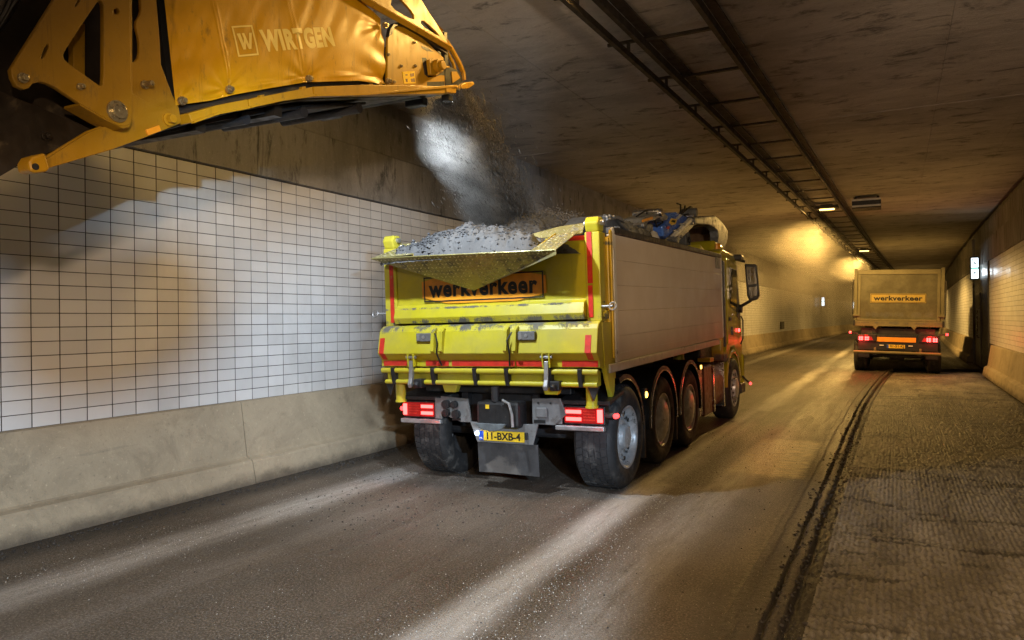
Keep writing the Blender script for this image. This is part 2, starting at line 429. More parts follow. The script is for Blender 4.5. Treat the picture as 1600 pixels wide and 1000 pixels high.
def road_mat(edge=False):
    m, nt, p = nodes('broken_asphalt_edge' if edge else 'worn_dusty_asphalt'); b = NB(nt); xyz = b.xyz(); X, Y = xyz[0], xyz[1]
    st = b.noise(1.0, 8, .72, b.map((2.6,.20,1)))          # streaks along the lane
    bl = b.noise(.8, 6, .6); fn = b.noise(70, 4, .7)
    c = b.mix(b.val(st, .22, .80), (.050,.039,.028), (.135,.108,.080))
    c = b.mix(b.val(bl, .42, .66, 0, .75), c, (.034,.024,.015))
    c = b.mix(b.val(fn, .45, .70, 0, .9), c, (.27,.235,.195)); c = b.mix(b.val(fn, .45, .30, 0, .8), c, (.020,.016,.012))
    c = b.mix(b.val(b.noise(24, 5, .75), .52, .70, 0, .55), c, (.020,.015,.010))
    wob = b.math('MULTIPLY', b.math('SUBTRACT', b.noise(.5, 3, .5, b.map((1,1,1), loc=(9,2,0))), .5), .26)
    xw = b.math('ADD', X, wob); pw = b.math('ADD', b.math('MULTIPLY', b.noise(6, 8, .8, b.map((1.6,.22,1))), .55), b.math('MULTIPLY', b.noise(60, 4, .8), .45))
    def band(x0, w, amt, thr=.5):
        d = b.math('ABSOLUTE', b.math('SUBTRACT', xw, x0)); k = b.val(d, w*.15, w, 1, 0)
        return b.math('MULTIPLY', b.math('MULTIPLY', k, b.val(pw, thr-.18, thr+.16)), amt)
    tracks = b.math('MAXIMUM', b.math('MAXIMUM', band(-2.2, .26, 1.0, .42), band(-4.95, .34, .80, .48)), b.math('MAXIMUM', band(-1.55, .34, .60, .50), band(-4.2, .2, .35, .58)))
    c = b.mix(tracks, c, (.48,.46,.43))
    # dark damp strip along the kerb and along the cut edge
    dk = b.math('MAXIMUM', b.val(b.math('ADD', X, b.math('MULTIPLY', pw, .5)), -5.55, -5.25, 1, 0), b.val(b.math('ADD', X, b.math('MULTIPLY', b.noise(1.2,4), .5)), -.95, -.60))
    c = b.mix(b.math('MULTIPLY', dk, .8), c, (.026,.022,.019))
    # planed patch beside the front wheels: coarser, darker
    def box(x0, x1, y0, y1, s=.12):
        e = b.math('MULTIPLY', b.math('SUBTRACT', b.noise(7, 5, .7), .5), .5); ye = b.math('ADD', Y, e); xe = b.math('ADD', X, b.math('MULTIPLY', e, .3))
        f = b.math('MULTIPLY', b.val(xe, x0, x0+s), b.val(xe, x1-s, x1, 1, 0))
        return b.math('MULTIPLY', f, b.math('MULTIPLY', b.val(ye, y0, y0+.25), b.val(ye, y1-.25, y1, 1, 0)))
    pa = box(-2.3, -1.62, 7.4, 14.2)
    c = b.mix(b.math('MULTIPLY', pa, .55), c, (.045,.037,.028))
    gold_sheen = box(-1.75, -.85, 8.2, 11.0)  # golden patch: the lamp's sheen painted into the road colour
    c = b.mix(b.math('MULTIPLY', gold_sheen, b.val(b.noise(12, 6, .7, b.map((.4,2.2,1))), .40, .60, .1, .85)), c, (.30,.235,.12))
    # bright stone chips
    if edge: c = b.mix(b.val(xyz[2], -.05, -.010, .8, 0), c, (.016,.013,.011))
    vd = b.voro(120); vr = b.voro(120, out='Color')
    sp = b.math('MULTIPLY', b.math('LESS_THAN', vd, .22), b.math('GREATER_THAN', b.math('ADD', b.xyz(vr)[0], b.math('MULTIPLY', b.math('MAXIMUM', tracks, b.math('MULTIPLY', pa, .7)), .38)), .90))
    c = b.mix(sp, c, (.55,.52,.47))
    sp2 = b.math('LESS_THAN', b.voro(46), .16)
    c = b.mix(b.math('MULTIPLY', sp2, .6), c, (.022,.02,.018))
    b.l(c, p.inputs['Base Color'])
    b.l(b.math('SUBTRACT', b.val(st, .3, .7, .40, .68), b.math('MULTIPLY', gold_sheen, .12)), p.inputs['Roughness'])
    w = b.voro(34, b.map((1,.55,1)), rand=.6)
    h = b.math('ADD', b.math('MULTIPLY', fn, .6), b.math('ADD', b.math('MULTIPLY', b.voro(150), .45), b.math('MULTIPLY', b.math('MULTIPLY', w, pa), 1.6)))
    h = b.math('ADD', h, b.math('MULTIPLY', b.noise(14, 5, .7), .8))
    b.l(b.bump(h, .8, .010), p.inputs['Normal'])
    return m
MR = road_mat()
ys = np.concatenate([np.arange(-16, 2, 2.), np.arange(2, 30, .5), np.arange(30, 192, 4.)])
us = np.linspace(0, 1, 26)
tag(hgrid('road_surface', us, ys, lambda U, Y: (-6.42+vshift(Y))*(1-U) + (vseam(np.minimum(Y,27.))-.55+(Y>27)*(3.+vshift(Y)))*U, lambda X, Y, U: 0*X, MR), kind='structure')

def milled_mat():
    m, nt, p = nodes('milled_asphalt'); b = NB(nt); X, Y, Z = b.xyz()
    st = b.noise(1.2, 6, .62, b.map((1.4,.35,1))); fn = b.noise(90, 4, .7); bl = b.noise(.7, 6, .6)
    c = b.mix(b.val(st, .32, .7), (.105,.092,.076), (.27,.245,.21))
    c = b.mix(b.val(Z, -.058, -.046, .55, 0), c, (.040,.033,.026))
    c = b.mix(b.val(fn, .5, .75, 0, .6), c, (.24,.215,.185))
    dk = b.math('MULTIPLY', b.val(b.noise(1.0, 6, .65, b.map((.6,1.7,1), loc=(4,11,0)), .8), .55, .62), .85)
    c = b.mix(dk, c, (.030,.026,.022))
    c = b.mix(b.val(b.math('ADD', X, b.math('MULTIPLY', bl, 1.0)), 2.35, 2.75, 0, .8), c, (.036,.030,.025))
    b.l(c, p.inputs['Base Color']); p.inputs['Roughness'].default_value = .58
    w = b.voro(30, b.map((1,.42,1)), rand=.55); far = b.val(Y, 6, 11)
    h = b.math('ADD', b.math('ADD', b.math('MULTIPLY', fn, .5), b.math('MULTIPLY', b.voro(130), .5)), b.math('MULTIPLY', b.math('SUBTRACT', 1.0, w), b.math('MULTIPLY', far, 2.2)))
    b.l(b.bump(h, .8, .008), p.inputs['Normal'])
    return m
MM = milled_mat()
def milled_z(X, Y, U):
    cx, cyy = .037, .066
    gx_, gy_ = X/cx, Y/cyy + .5*(np.floor(X/cx) % 2) + .25*vnoise(X*3, Y*1.2, 2)
    r1 = np.random.default_rng(21).random((3, 512, 512)).astype(np.float32)
    h = np.zeros_like(X)
    ix, iy = np.floor(gx_).astype(int), np.floor(gy_).astype(int)
    for dx in (-1, 0, 1):
        for dy in (-1, 0, 1):
            a, b_ = (ix+dx) % 512, (iy+dy) % 512
            ex = gx_-(ix+dx)-.5-.40*(r1[0, a, b_]-.5); ey = gy_-(iy+dy)-.5-.5*(r1[1, a, b_]-.5)
            k = np.clip(1-(np.abs(ex+.35*ey)*1.75)**2-(np.abs(ey)*1.45)**2, 0, 1)
            h = np.maximum(h, k*(.25+1.0*r1[2, a, b_]))
    h = .022*h + .006*(vnoise(X*45, Y*45, 5)-.5) + .014*(vnoise(X*1.1, Y*.5, 8)-.5)
    return -.060 + h*np.clip((30-Y)/6, 0, 1)
U1 = np.concatenate([np.arange(.10, 3.1, .009)])
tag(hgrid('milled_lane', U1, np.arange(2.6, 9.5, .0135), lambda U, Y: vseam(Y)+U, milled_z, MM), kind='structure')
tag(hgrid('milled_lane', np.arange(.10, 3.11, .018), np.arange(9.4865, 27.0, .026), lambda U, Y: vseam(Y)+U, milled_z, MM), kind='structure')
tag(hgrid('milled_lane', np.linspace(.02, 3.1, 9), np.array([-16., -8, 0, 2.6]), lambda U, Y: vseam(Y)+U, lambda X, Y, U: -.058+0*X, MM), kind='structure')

def edge_z(X, Y, U):
    w = .012*(vnoise(Y*1.2, U*0, 12)-.5) + .014*(vnoise(Y*9, U*0, 13)-.5)
    u = U + w
    z = -.058/(1+np.exp(-(u-.0)/.005))
    z = z - .010*np.exp(-((u+.235+.25*w)/.007)**2) - .004*np.exp(-((u+.31)/.010)**2)       # saw cuts
    z = z + .012*np.exp(-((u+.05)/.03)**2)*(.2+vnoise(Y*5, u*12, 15)) - .050*np.exp(-((u+.095)/.013)**2)*(.65+.5*vnoise(Y*2, u*0, 16))
    z = z + .012*np.exp(-((u-.06)/.03)**2)*vnoise(Y*14, u*60, 17)*2
    z = z + .006*(vnoise(X*45, Y*45, 18)-.5)*np.clip((u+.42)/.1, 0, 1)
    e = np.clip((U+.55)/.06, 0, 1)*1.0
    return np.where(U > .085, np.minimum(z, -.05), z)*e
tag(hgrid('asphalt_edge', np.arange(-.55, .125, .0085), np.arange(1.5, 27.0, .022), lambda U, Y: vseam(Y)+U, edge_z, road_mat(True)), kind='structure')

# ground under everything so no gap opens
tag(MB().box(-8, 40, -16.4, 194, -.6, -.11).build('ground', MC_barr), kind='structure')

# ------------------------------------------------------------------ cable tray on the soffit
tr = empty('cable_tray', 'long rusty cable ladder with cross rungs hung under the concrete ceiling', 'cable tray', (0,0,0))
def tx(x0, y): return x0 + .0245*(y-7.4) + max(0,y-26)**2/2700.
yy = [3.5] + list(np.arange(6, 60, 3.))
def rail(x0, z, w, h):
    q = MB()
    for a, e in zip(yy[:-1], yy[1:]): q.beam((tx(x0,a),a,z), (tx(x0,e),e,z), w, h)
    return q
rail(-2.43, 4.70, .05, .09).build('side_rail', M['rail'], tr)
rail(-1.64, 4.70, .05, .09).build('side_rail', M['rail'], tr)
rail(-1.58, 4.79, .10, .02).build('rail_flange', M['rail'], tr)
rail(-2.62, 4.62, .05, .07).build('lower_rail', M['rail'], tr)
rail(-2.37, 4.795, .12, .02).build('rail_flange', M['rail'], tr)
rg = MB().box(-2.41, -1.66, -.025, .025, 4.735, 4.765).mesh('rung', M['rail'])
hg = MB().box(-2.86, -2.42, -.02, .02, 4.755, 4.785).box(-2.635, -2.605, -.02, .02, 4.66, 4.755).mesh('hanger', M['rail'])
for k in range(38):
    y = 6.5+1.41*k
    for nm, me in (('rung', rg), ('hanger', hg)):
        o = link(nm, me, tr); o.location = (tx(0,y), y, 0)
q = MB()
for j in range(5):
    x0 = -2.30+.11*j
    pts = [(tx(x0,y)+random.uniform(-.015,.015), y, 4.785+random.uniform(-.004,.01)) for y in np.arange(4, 58, 1.4)]
    q.tube(pts, .016, 6)
# sodium lamps hung from the tray
lamp_glow = emit('sodium_lamp_glass', (1,.56,.13), 7, (.8,.6,.3))
labs = ['sodium lamp glowing nearest on the ceiling, first of the row along the tray', 'second sodium lamp glowing on the ceiling, above the grey tipper truck', None]
LY = [-8.9, 5.9, 22.2, 37.2, 57, 74, 92]
for i, y in enumerate(LY):
    x = tx(-2.03, y) if y > 10 else -2.42
    lab = {22.2: 'larger glowing sodium lamp on the ceiling, first one ahead', 37.2: 'smaller glowing sodium lamp just above the grey tipper truck',
           5.9: 'sodium lamp of the ceiling row above the yellow truck tail, lighting the conveyor hood',
           -8.9: 'sodium lamp of the ceiling row behind the conveyor, nearest end of the tray',
           }.get(y, 'sodium lamp of the ceiling row farther along the tunnel')
    t = empty('ceiling_lamp', lab, 'lamp', (x, y, 4.68), group='sodium lamps under the ceiling')
    MB().box(-.30, .30, -.16, .16, 0, .07).prism([(-.2,.07),(.2,.07),(.14,.12),(-.14,.12)], 'y', -.12, .12).build('lamp_housing', M['rail'], t, bevel=.01)
    MB().box(-.19, .19, -.07, .07, -.03, -.002).build('lamp_glass', lamp_glow, t, bevel=.028)
    spot('lamp_light', (0,0,-.07), (-.15 if y > 10 else -.25,0,-1.), {5.9: 190, 22.2: 1250, 37.2: 1700, -8.9: 560}.get(y, 800), SODIUM, 168, .25, .12, t)

# ------------------------------------------------------------------ signal box, exit signs, door
t = empty('lane_signal', 'dark rectangular box with two pale strips mounted under the ceiling', 'signal box', (-.66, 21.6, 4.5))
MB().box(-.34, .34, -.25, .25, .06, .26).build('signal_housing', M['black'], t, bevel=.01)
MB().box(-.34, .34, -.272, -.252, .055, .10).build('pale_strip', M['white'], t, bevel=.005)
MB().box(-.34, .34, -.272, -.252, .215, .26).build('pale_strip', M['white'], t, bevel=.005)
MB().box(-.34, .34, -.2, .42, .03, .058).build('louvre_panel', M['black'], t)
MB().box(-.3, -.24, -.05, .05, .26, .36).box(.24, .3, -.05, .05, .26, .36).build('hanger', M['rail'], t)

sign_w = emit('lit_sign_face', (.80,.93,1.0), 2.2, (.8,.8,.8)); sign_g = emit('lit_sign_green', (.25,.75,.62), .8, (.1,.3,.2)); sign_k = emit('lit_sign_dark', (.03,.10,.10), .3, (.02,.05,.05))
def exit_sign(x, y, z, sgn, label, pole):
    t = empty('exit_sign', label, 'sign', (x+shift(y), y, z), group='lit escape signs on the walls')
    q = MB().box(-.13, .13, -.05, .05, -.38, .38); q.build('sign_box', M['black'], t, bevel=.02)
    MB().box(-.10, .10, -.064, -.054, -.34, .34).build('sign_face', sign_w, t, bevel=.004)
    # running figure and an arrow, in dark print
    MB().box(-.10, .10, -.070, -.067, -.03, .03).build('sign_stripe', sign_g, t)
    MB().add([(-.09,-.069,.30),(-.03,-.069,.30),(-.03,-.069,.25),(-.09,-.069,.25),
              (-.02,-.069,.22),(.05,-.069,.14),(.02,-.069,.11),(-.05,-.069,.19)], [(0,1,2,3),(4,5,6,7)]).build('figure_print', sign_k, t, fix=False)
    MB().add([(-.012,-.069,-.33),(.012,-.069,-.33),(.012,-.069,-.12),(-.012,-.069,-.12),(-.045,-.069,-.17),(.045,-.069,-.17),(0,-.069,-.10)], [(0,1,2,3),(4,5,6)]).build('arrow_print', sign_k, t, fix=False)
    MB().box(-.02 if sgn < 0 else .15, .02 if sgn > 0 else -.15, -.03, .03, -.05, .05).build('bracket', M['rail'], t)
    if pole: MB().cyl((.17*sgn,0,-.42), (.17*sgn,0,-1.05), .02, 8).build('cable_pipe', M['black'], t)
    return t
exit_sign(2.30, 28.9, 3.26, 1, 'tall white lit escape sign beside the dark recess, near the grey truck', True)
exit_sign(-6.1, 66, 2.95, -1, 'small lit white escape sign on the far tiled wall, nearer one', True)
exit_sign(-6.1, 92, 3.0, -1, 'tiny lit white escape sign close to the grey truck, farther one', True)
bl = spot('sign_glow', (2.25, 28.35, 3.1), (2.5, 26.4, 2.9), 14, (.8,.93,1.0), 120, .5, .1)

MD = mat('door_paint', (.07,.065,.06), .45, .2, .2, 4)
t = empty('escape_door', 'dark escape door with a long pale handle in the tunnel wall recess', 'door', (XR, 29.3, 0))
MB().box(-.03, .06, -2.75, 1.5, .0, 3.34).build('door_surround', MD, t)
MB().box(-.06, -.031, -.75, .75, .05, 2.45).build('door_leaf', mat('door_leaf_paint', (.10,.09,.08), .4, .2, .2, 4), t, bevel=.008)
MB().tube([(-.06,-.55,.95),(-.13,-.55,1.0),(-.13,-.55,1.9),(-.06,-.55,1.95)], .022, 8).build('door_handle', M['chrome'], t)
MB().box(-.08, .0, 1.5, 1.6, .0, 4.4).build('door_post', MC_wall, t)
t = empty('wall_hatch', 'small dark square hatch in the far tiled wall', 'hatch', (-6.35+shift(47), 47, 1.22))
MB().box(0, .04, -.75, .75, -.22, .22).build('hatch_frame', M['rail'], t, bevel=.01)
MB().box(.041, .05, -.65, .65, -.16, .16).build('hatch_lid', M['chassis'], t)
# ================================================================== the yellow tipper truck
def paint(name, base, rough=.42, zs=(), amt=.5, speck=.0):   # lacquer with settled dust below given heights (mud lines with a shape of their own)
    m, nt, p = nodes(name); b = NB(nt); X, Y, Z = b.xyz()
    f = b.noise(3, 5, .65); c = b.mix(b.val(f, .3, .7), tuple(x*.82 for x in base), base)
    n1 = b.noise(9, 8, .8, b.map((1,1,.35))); n2 = b.noise(120, 4, .8)
    k = b.math('MULTIPLY', b.val(n2, .56, .68), b.val(n1, .42, .66)); k = b.math('MULTIPLY', k, amt)
    for z0, w in zs:
        d = b.math('MULTIPLY', b.val(b.math('ABSOLUTE', b.math('SUBTRACT', Z, z0)), 0, w, 1, 0), b.val(b.noise(1.5, 5, .7, b.map((1,1,.2), loc=(z0,3,0))), .40, .62, .25, 1))
        g = b.math('ADD', b.math('MULTIPLY', n1, .42), b.math('ADD', b.math('MULTIPLY', n2, .58), b.math('MULTIPLY', d, .42)))
        k = b.math('MAXIMUM', k, b.math('MULTIPLY', b.val(g, .72, .80), b.val(d, .05, .3)))
    dirt = b.mix(b.noise(30, 3), (.055,.055,.052), (.15,.145,.13))
    c = b.mix(k, c, dirt)
    run = b.val(b.noise(5, 6, .7, b.map((3.5,1,.12), loc=(1,4,2))), .60, .74, 0, .35); c = b.mix(run, c, tuple(x*.35 for x in base)); c = b.mix(b.val(b.noise(1.6, 7, .7), .35, .75, .02, .38), c, (.30,.27,.17))
    b.l(c, p.inputs['Base Color']); b.l(b.math('ADD', b.math('MULTIPLY', k, .4), rough), p.inputs['Roughness'])
    b.l(b.bump(b.math('ADD', b.math('MULTIPLY', k, b.noise(160, 2)), b.math('MULTIPLY', b.noise(2.5, 2), .35)), .5, .006), p.inputs['Normal'])
    return m
LIME = (.62, .545, .012)
P_lime = paint('lime_yellow_paint', LIME, .36, ((1.70,.09),(1.84,.03)), .55)
P_flap = paint('lime_yellow_paint_dusty', LIME, .38, ((1.655,.15),), .65)
P_post = paint('sodium_tinted_yellow', (.70,.47,.012), .36, ((2.4,.05),), .45)  # post yellow with the sodium lamp's orange tint mixed in
P_cab = paint('cab_lacquer', (.50,.44,.015), .16, ((1.0,.2),), .25)
P_load = concrete('dusty_millings', (.105,.107,.110), stain=.8)
P_side = mat('side_board_lacquer', (.60,.50,.39), .46, .0, .03, 1.2)
P_offwhite = mat('off_white_lacquer', (.62,.58,.50), .4, 0, .12, 5, dirt=((.25,.22,.18), .30, 7))
P_plate = mat('galvanised_tread_plate', (.33,.295,.12), .38, .45, .25, 5, dirt=((.14,.135,.12), .45, 6))
P_rubberflap = mat('mudflap_rubber', (.05,.05,.052), .6, 0, .35, 4, dirt=((.13,.12,.11), .5, 3))
P_crane = mat('crane_grey_paint', (.21,.225,.25), .36, .3, .3, 7, dirt=((.10,.09,.08), .42, 6), bump=.2)
P_crdark = mat('crane_dark_paint', (.10,.106,.116), .42, .2, .25, 6, dirt=((.10,.10,.10), .3, 6))
P_crblue = mat('crane_blue_paint', (.07,.18,.68), .32, .1, .2, 6, dirt=((.10,.10,.11), .28, 7))
P_crlight = mat('crane_pale_paint', (.62,.65,.68), .4, .1, .25, 7, dirt=((.14,.13,.12), .35, 6))
P_rust = mat('worn_steel_edge', (.20,.13,.08), .5, .5, .4, 9)
GLASS_D = mat('dark_window_glass', (.012,.013,.012), .06, 0, .1, 3)
L_red = emit('tail_lamp_lit', (1,.05,.045), 8, (.4,.01,.01)); L_red2 = emit('tail_lamp_dim', (1,.015,.015), .16, (.20,.008,.008))
L_amber = emit('amber_marker_lit', (1,.55,.08), 6, (.6,.25,.02)); L_redhot = emit('marker_lamp_lit', (1,.04,.04), 4.5, (.4,.01,.01))
L_cool = emit('plate_lamp_lit', (.6,.75,1), 7)

ROLLT, PITCH = -.015, .022
tk = empty('tipper_truck', 'bright yellow tipper truck being loaded, with open tail chute and four axles', 'truck', (-3.66, 6.5, 0), (0, 0, 0))
BODY = Matrix.Translation((0,0,1.1)) @ Matrix.Rotation(ROLLT, 4, 'Y') @ Matrix.Rotation(PITCH, 4, 'X') @ Matrix.Translation((0,0,-1.1))
CHAS = Matrix.Rotation(ROLLT, 4, 'Y') @ Matrix.Rotation(.002, 4, 'X')
def body(o): o.matrix_basis = BODY; return o
def chas(o): o.matrix_basis = CHAS; return o
B = lambda mb, n, m, par=tk, **k: (body if par is tk else (lambda o: o))(mb.build(n, m, par, **k))
Cc = lambda mb, n, m, par=tk, **k: (chas if par is tk else (lambda o: o))(mb.build(n, m, par, **k))

# --- tipper box
tb = B(MB().box(-1.22, 1.22, .05, 5.40, 1.22, 1.30), 'box_floor', P_lime)
B(MB().box(-1.24, 1.24, 5.36, 5.44, 1.25, 2.58), 'front_wall', P_lime)
NBRD = 5; zb0, zb1 = 1.255, 2.50
for sx in (1, -1):
    for k in range(NBRD):
        a = zb0 + (zb1-zb0)*k/NBRD; e = zb0 + (zb1-zb0)*(k+1)/NBRD - .002
        B(MB().box(*sorted((sx*1.205, sx*1.243)), .44, 5.40, a, e), 'side_board', P_side, bevel=.0015)
    B(MB().box(*sorted((sx*1.17, sx*1.255)), .38, 5.42, 2.502, 2.57), 'top_rail', M['chassis'], bevel=.012)
    B(MB().box(*sorted((sx*1.19, sx*1.256)), .355, .437, 1.22, 2.50), 'corner_strip', P_offwhite, bevel=.006)
    B(MB().box(*sorted((sx*1.17, sx*1.262)), .15, 5.05, 1.165, 1.25), 'sill_rail', P_offwhite, bevel=.008)
    B(MB().box(*sorted((sx*1.20, sx*1.25)), 5.402, 5.45, 1.26, 2.56), 'corner_strip', P_offwhite, bevel=.006)
q = MB(); q.box(1.245, 1.248, .5, 5.3, 1.335, 1.339); B(q, 'drip_line', P_offwhite)
q = MB(); q.box(1.246, 1.252, 5.0, 5.3, 2.33, 2.50); B(q, 'latch_plate', M['grey'], bevel=.006)

# --- rear posts
for sx in (1, -1):
    w = lambda a, c: sorted((sx*a, sx*c))
    B(MB().prism([(1.09*sx,1.66),(1.24*sx,1.66),(1.24*sx,2.50),(1.09*sx,2.50)], 'y', .02, .14), 'rear_post', P_lime, bevel=.012)
    B(MB().prism([(.03,2.50),(.15,2.50),(.18,2.59),(.14,2.64),(.04,2.64),(.0,2.58)], 'x', *w(1.10,1.235)), 'hinge_cap', P_lime, bevel=.015)
    B(MB().cyl((sx*1.07,.09,2.585), (sx*1.27,.09,2.585), .028, 14), 'hinge_pin', M['steel'])
    B(MB().box(*w(1.14,1.225), .145, .23, 1.35, 2.50), 'post_channel', P_post, bevel=.01)
    B(MB().box(*w(1.15,1.245), .24, .35, 1.10, 2.46), 'post_channel', P_post, bevel=.01)
    B(MB().prism([(.02,1.65),(.32,1.65),(.34,1.25),(.30,.98),(.24,.90),(.12,1.12),(.06,1.26)], 'x', *w(1.20,1.245)), 'side_cheek', P_lime, bevel=.006)
    # tall lever with slotted eye standing against the post
    B(MB().prism([(.255,1.30),(.285,1.30),(.300,2.2),(.31,2.50),(.29,2.53),(.255,2.53),(.245,2.5),(.262,2.2)], 'x', *w(1.25,1.268)), 'locking_lever', P_post, bevel=.004)
    B(MB().prism([(.30,2.36),(.36,2.36),(.37,2.52),(.34,2.56),(.30,2.55)], 'x', *w(1.25,1.27)), 'lever_head', P_offwhite, bevel=.006)
    e = B(MB().cyl((sx*1.16,.06,1.80), (sx*1.36,.0,1.80), .012, 8), 'shackle', M['steel'])
    MB().tube([(sx*(1.36+.035*math.cos(t)), 0+.01*math.sin(t), 1.80+.035*math.sin(t)) for t in np.linspace(0, 2*math.pi, 13)], .008, 6).build('shackle_ring', M['steel'], e)
    B(MB().box(*w(1.20,1.26), .06, .10, 1.70, 1.74).box(*w(1.235,1.262), .10, .16, 1.68, 1.76), 'hinge_block', P_lime, bevel=.006)
# hazard tape on the posts
B(MB().box(1.115, 1.165, .013, .017, 2.02, 2.50), 'hazard_tape', M['red'])
B(MB().box(1.115, 1.16, .013, .017, 1.70, 2.00), 'hazard_tape', M['red'])
B(MB().box(-1.165, -1.115, .013, .017, 1.70, 2.40), 'hazard_tape', M['red'])
B(MB().box(.92, 1.085, .040, .044, 2.43, 2.475), 'hazard_tape', M['red'])

# --- upper tailgate: recessed sheet with a folded box beam at the foot
prof = [(.07,2.47),(.045,2.47),(.045,1.875),(-.015,1.845),(-.045,1.745),(-.02,1.685),(.07,1.685)]
ug = B(MB().prism(prof, 'x', -1.085, 1.085), 'upper_tailgate', P_lime, bevel=.004)
B(MB().box(-.20, .99, .038, .0445, 2.085, 2.093), 'weld_line', P_lime)
# orange board
sg = B(MB().prism(smooth_poly([(-.76,1.885),(.675,1.885),(.675,2.185),(-.76,2.185)], 1), 'y', .030, .043), 'sign_board', M['orange'])
def ring(x0, x1, z0, z1, t, y0, y1):
    return MB().box(x0,x1,y0,y1,z0,z0+t).box(x0,x1,y0,y1,z1-t,z1).box(x0,x0+t,y0,y1,z0+t,z1-t).box(x1-t,x1,y0,y1,z0+t,z1-t)
ring(-.735,.65,1.905,2.165,.013,.0268,.0298).build('sign_border', M['ink'], sg)
t = text_mesh('werkverkeer', 'sign_lettering', M['ink'], .235, .001, .0085, sx=1.0, space=1.12)
def put_text(o_name, me, parent, center, ax, upv, width=None):
    xs = [v.co.x for v in me.vertices]; w = max(xs)-min(xs)
    if width: me.transform(Matrix.Diagonal((width/w,1,1,1)))
    xs = [v.co.x for v in me.vertices]; ys_ = [v.co.y for v in me.vertices]
    me.transform(Matrix.Translation((-(max(xs)+min(xs))/2, -(max(ys_)+min(ys_))/2, 0)))
    ax = Vector(ax).normalized(); upv = Vector(upv).normalized(); n = ax.cross(upv)
    me.transform(Matrix.Translation(center) @ Matrix((ax, upv, n)).transposed().to_4x4())
    o = link(o_name, me, parent); return o
put_text('sign_lettering', t, sg, (-.045, .0285, 2.04), (1,0,0), (0,0,1), 1.26)

# --- lower tailgate flap
prof = [(.10,1.665),(.00,1.665),(-.05,1.64),(-.075,1.60),(-.125,1.375),(-.06,1.305),(-.06,1.235),(.10,1.235)]
lf = B(MB().prism(prof, 'x', -1.255, 1.235), 'lower_tailgate', P_flap, bevel=.008)
for x0, x1 in ((-1.22,-.87),(-.68,-.40),(-.36,.36),(.37,.72),(.86,1.22)):
    B(MB().box(x0, x1, -.066, -.062, 1.243, 1.30), 'hazard_tape', M['red'])
for x0 in (-1.235, 1.115):
    q = MB(); q.prism([(-.0925,1.54),(-.1285,1.378),(-.1235,1.376),(-.0875,1.54)], 'x', x0, x0+.06)
    q.prism([(-.1285,1.374),(-.064,1.308),(-.060,1.309),(-.1235,1.377)], 'x', x0+.01, x0+.07)
    B(q, 'hazard_tape', M['red'])
# brackets bolted on the flap
for x0, s in ((-.66, 1), (.52, -1)):
    q = MB().box(x0-.09, x0+.09, -.125, -.07, 1.50, 1.585); B(q, 'latch_box', M['grey'], bevel=.006)
    q = MB().cyl((x0,-.13,1.545), (x0,-.122,1.545), .018, 12).box(x0-.075, x0-.045, -.129, -.124, 1.51, 1.575); B(q, 'latch_bolt', M['steel'])
    for dx in (.12, .22):
        B(MB().prism([(-.07,1.64),(-.135,1.60),(-.165,1.40),(-.12,1.37),(-.06,1.58)], 'x', x0+s*dx-.02, x0+s*dx+.02), 'bracket_rib', P_flap, bevel=.004)
    B(MB().tube([(x0+s*.15,-.13,1.58),(x0+s*.19,-.16,1.50),(x0+s*.17,-.15,1.38),(x0+s*.20,-.10,1.25)], .009, 6), 'lock_cable', M['black'])
# tubes along the flap foot with clamps
B(MB().cyl((-1.235,-.075,1.195), (1.225,-.075,1.195), .028, 14), 'lower_tube', P_flap)
B(MB().cyl((-1.20,-.06,1.075), (1.21,-.06,1.075), .024, 14), 'lower_tube', P_flap)
B(MB().box(-1.20, 1.20, -.03, .05, 1.06, 1.19), 'foot_plate', P_lime)
for x in (-1.08, -.58, -.08, .28, .74, 1.05):
    B(MB().prism([(-.115,1.225),(-.03,1.225),(-.03,1.05),(-.085,1.05),(-.108,1.16)], 'x', x-.022, x+.022), 'tube_clamp', M['chassis'], bevel=.006)
for x in (-.83, .72):                       # release hooks
    for dx in (-.035, .035):
        B(MB().prism([(-.135,1.37),(-.08,1.37),(-.085,1.25),(-.12,1.235)], 'x', x+dx-.009, x+dx+.009), 'hook_ear', P_flap, bevel=.003)
    h = B(MB().prism([(-.125,1.30),(-.09,1.30),(-.095,1.14),(-.12,1.05),(-.15,1.02),(-.165,1.06),(-.14,1.12)], 'x', x-.022, x+.022), 'release_hook', M['steel'], bevel=.006)
    MB().cyl((x-.06,-.11,1.335), (x+.06,-.11,1.335), .016, 10).build('hook_pin', M['steel'], h)
    B(MB().box(x+.03, x+.13, -.13, -.03, 1.02, 1.11).cyl((x+.08,-.13,1.07), (x+.08,-.17,1.04), .03, 10), 'hook_block', M['chassis'], bevel=.012)
for sx in (-1, 1):
    B(MB().cyl((sx*1.10,.06,1.08), (sx*1.10,.06,.86), .055, 18).cyl((sx*1.10,.06,.865), (sx*1.10,.06,.845), .062, 18), 'support_leg', P_lime)
    B(MB().prism([(sx*1.22,1.06),(sx*1.10,1.06),(sx*1.16,.92)], 'y', -.05, -.03), 'pointed_lug', M['chassis'], bevel=.003)
for x in (-.42, .72):
    B(MB().prism([(x-.10,1.06),(x+.10,1.06),(x+.06,.97),(x-.07,.97)], 'y', -.02, .05), 'foot_bracket', P_lime, bevel=.005)

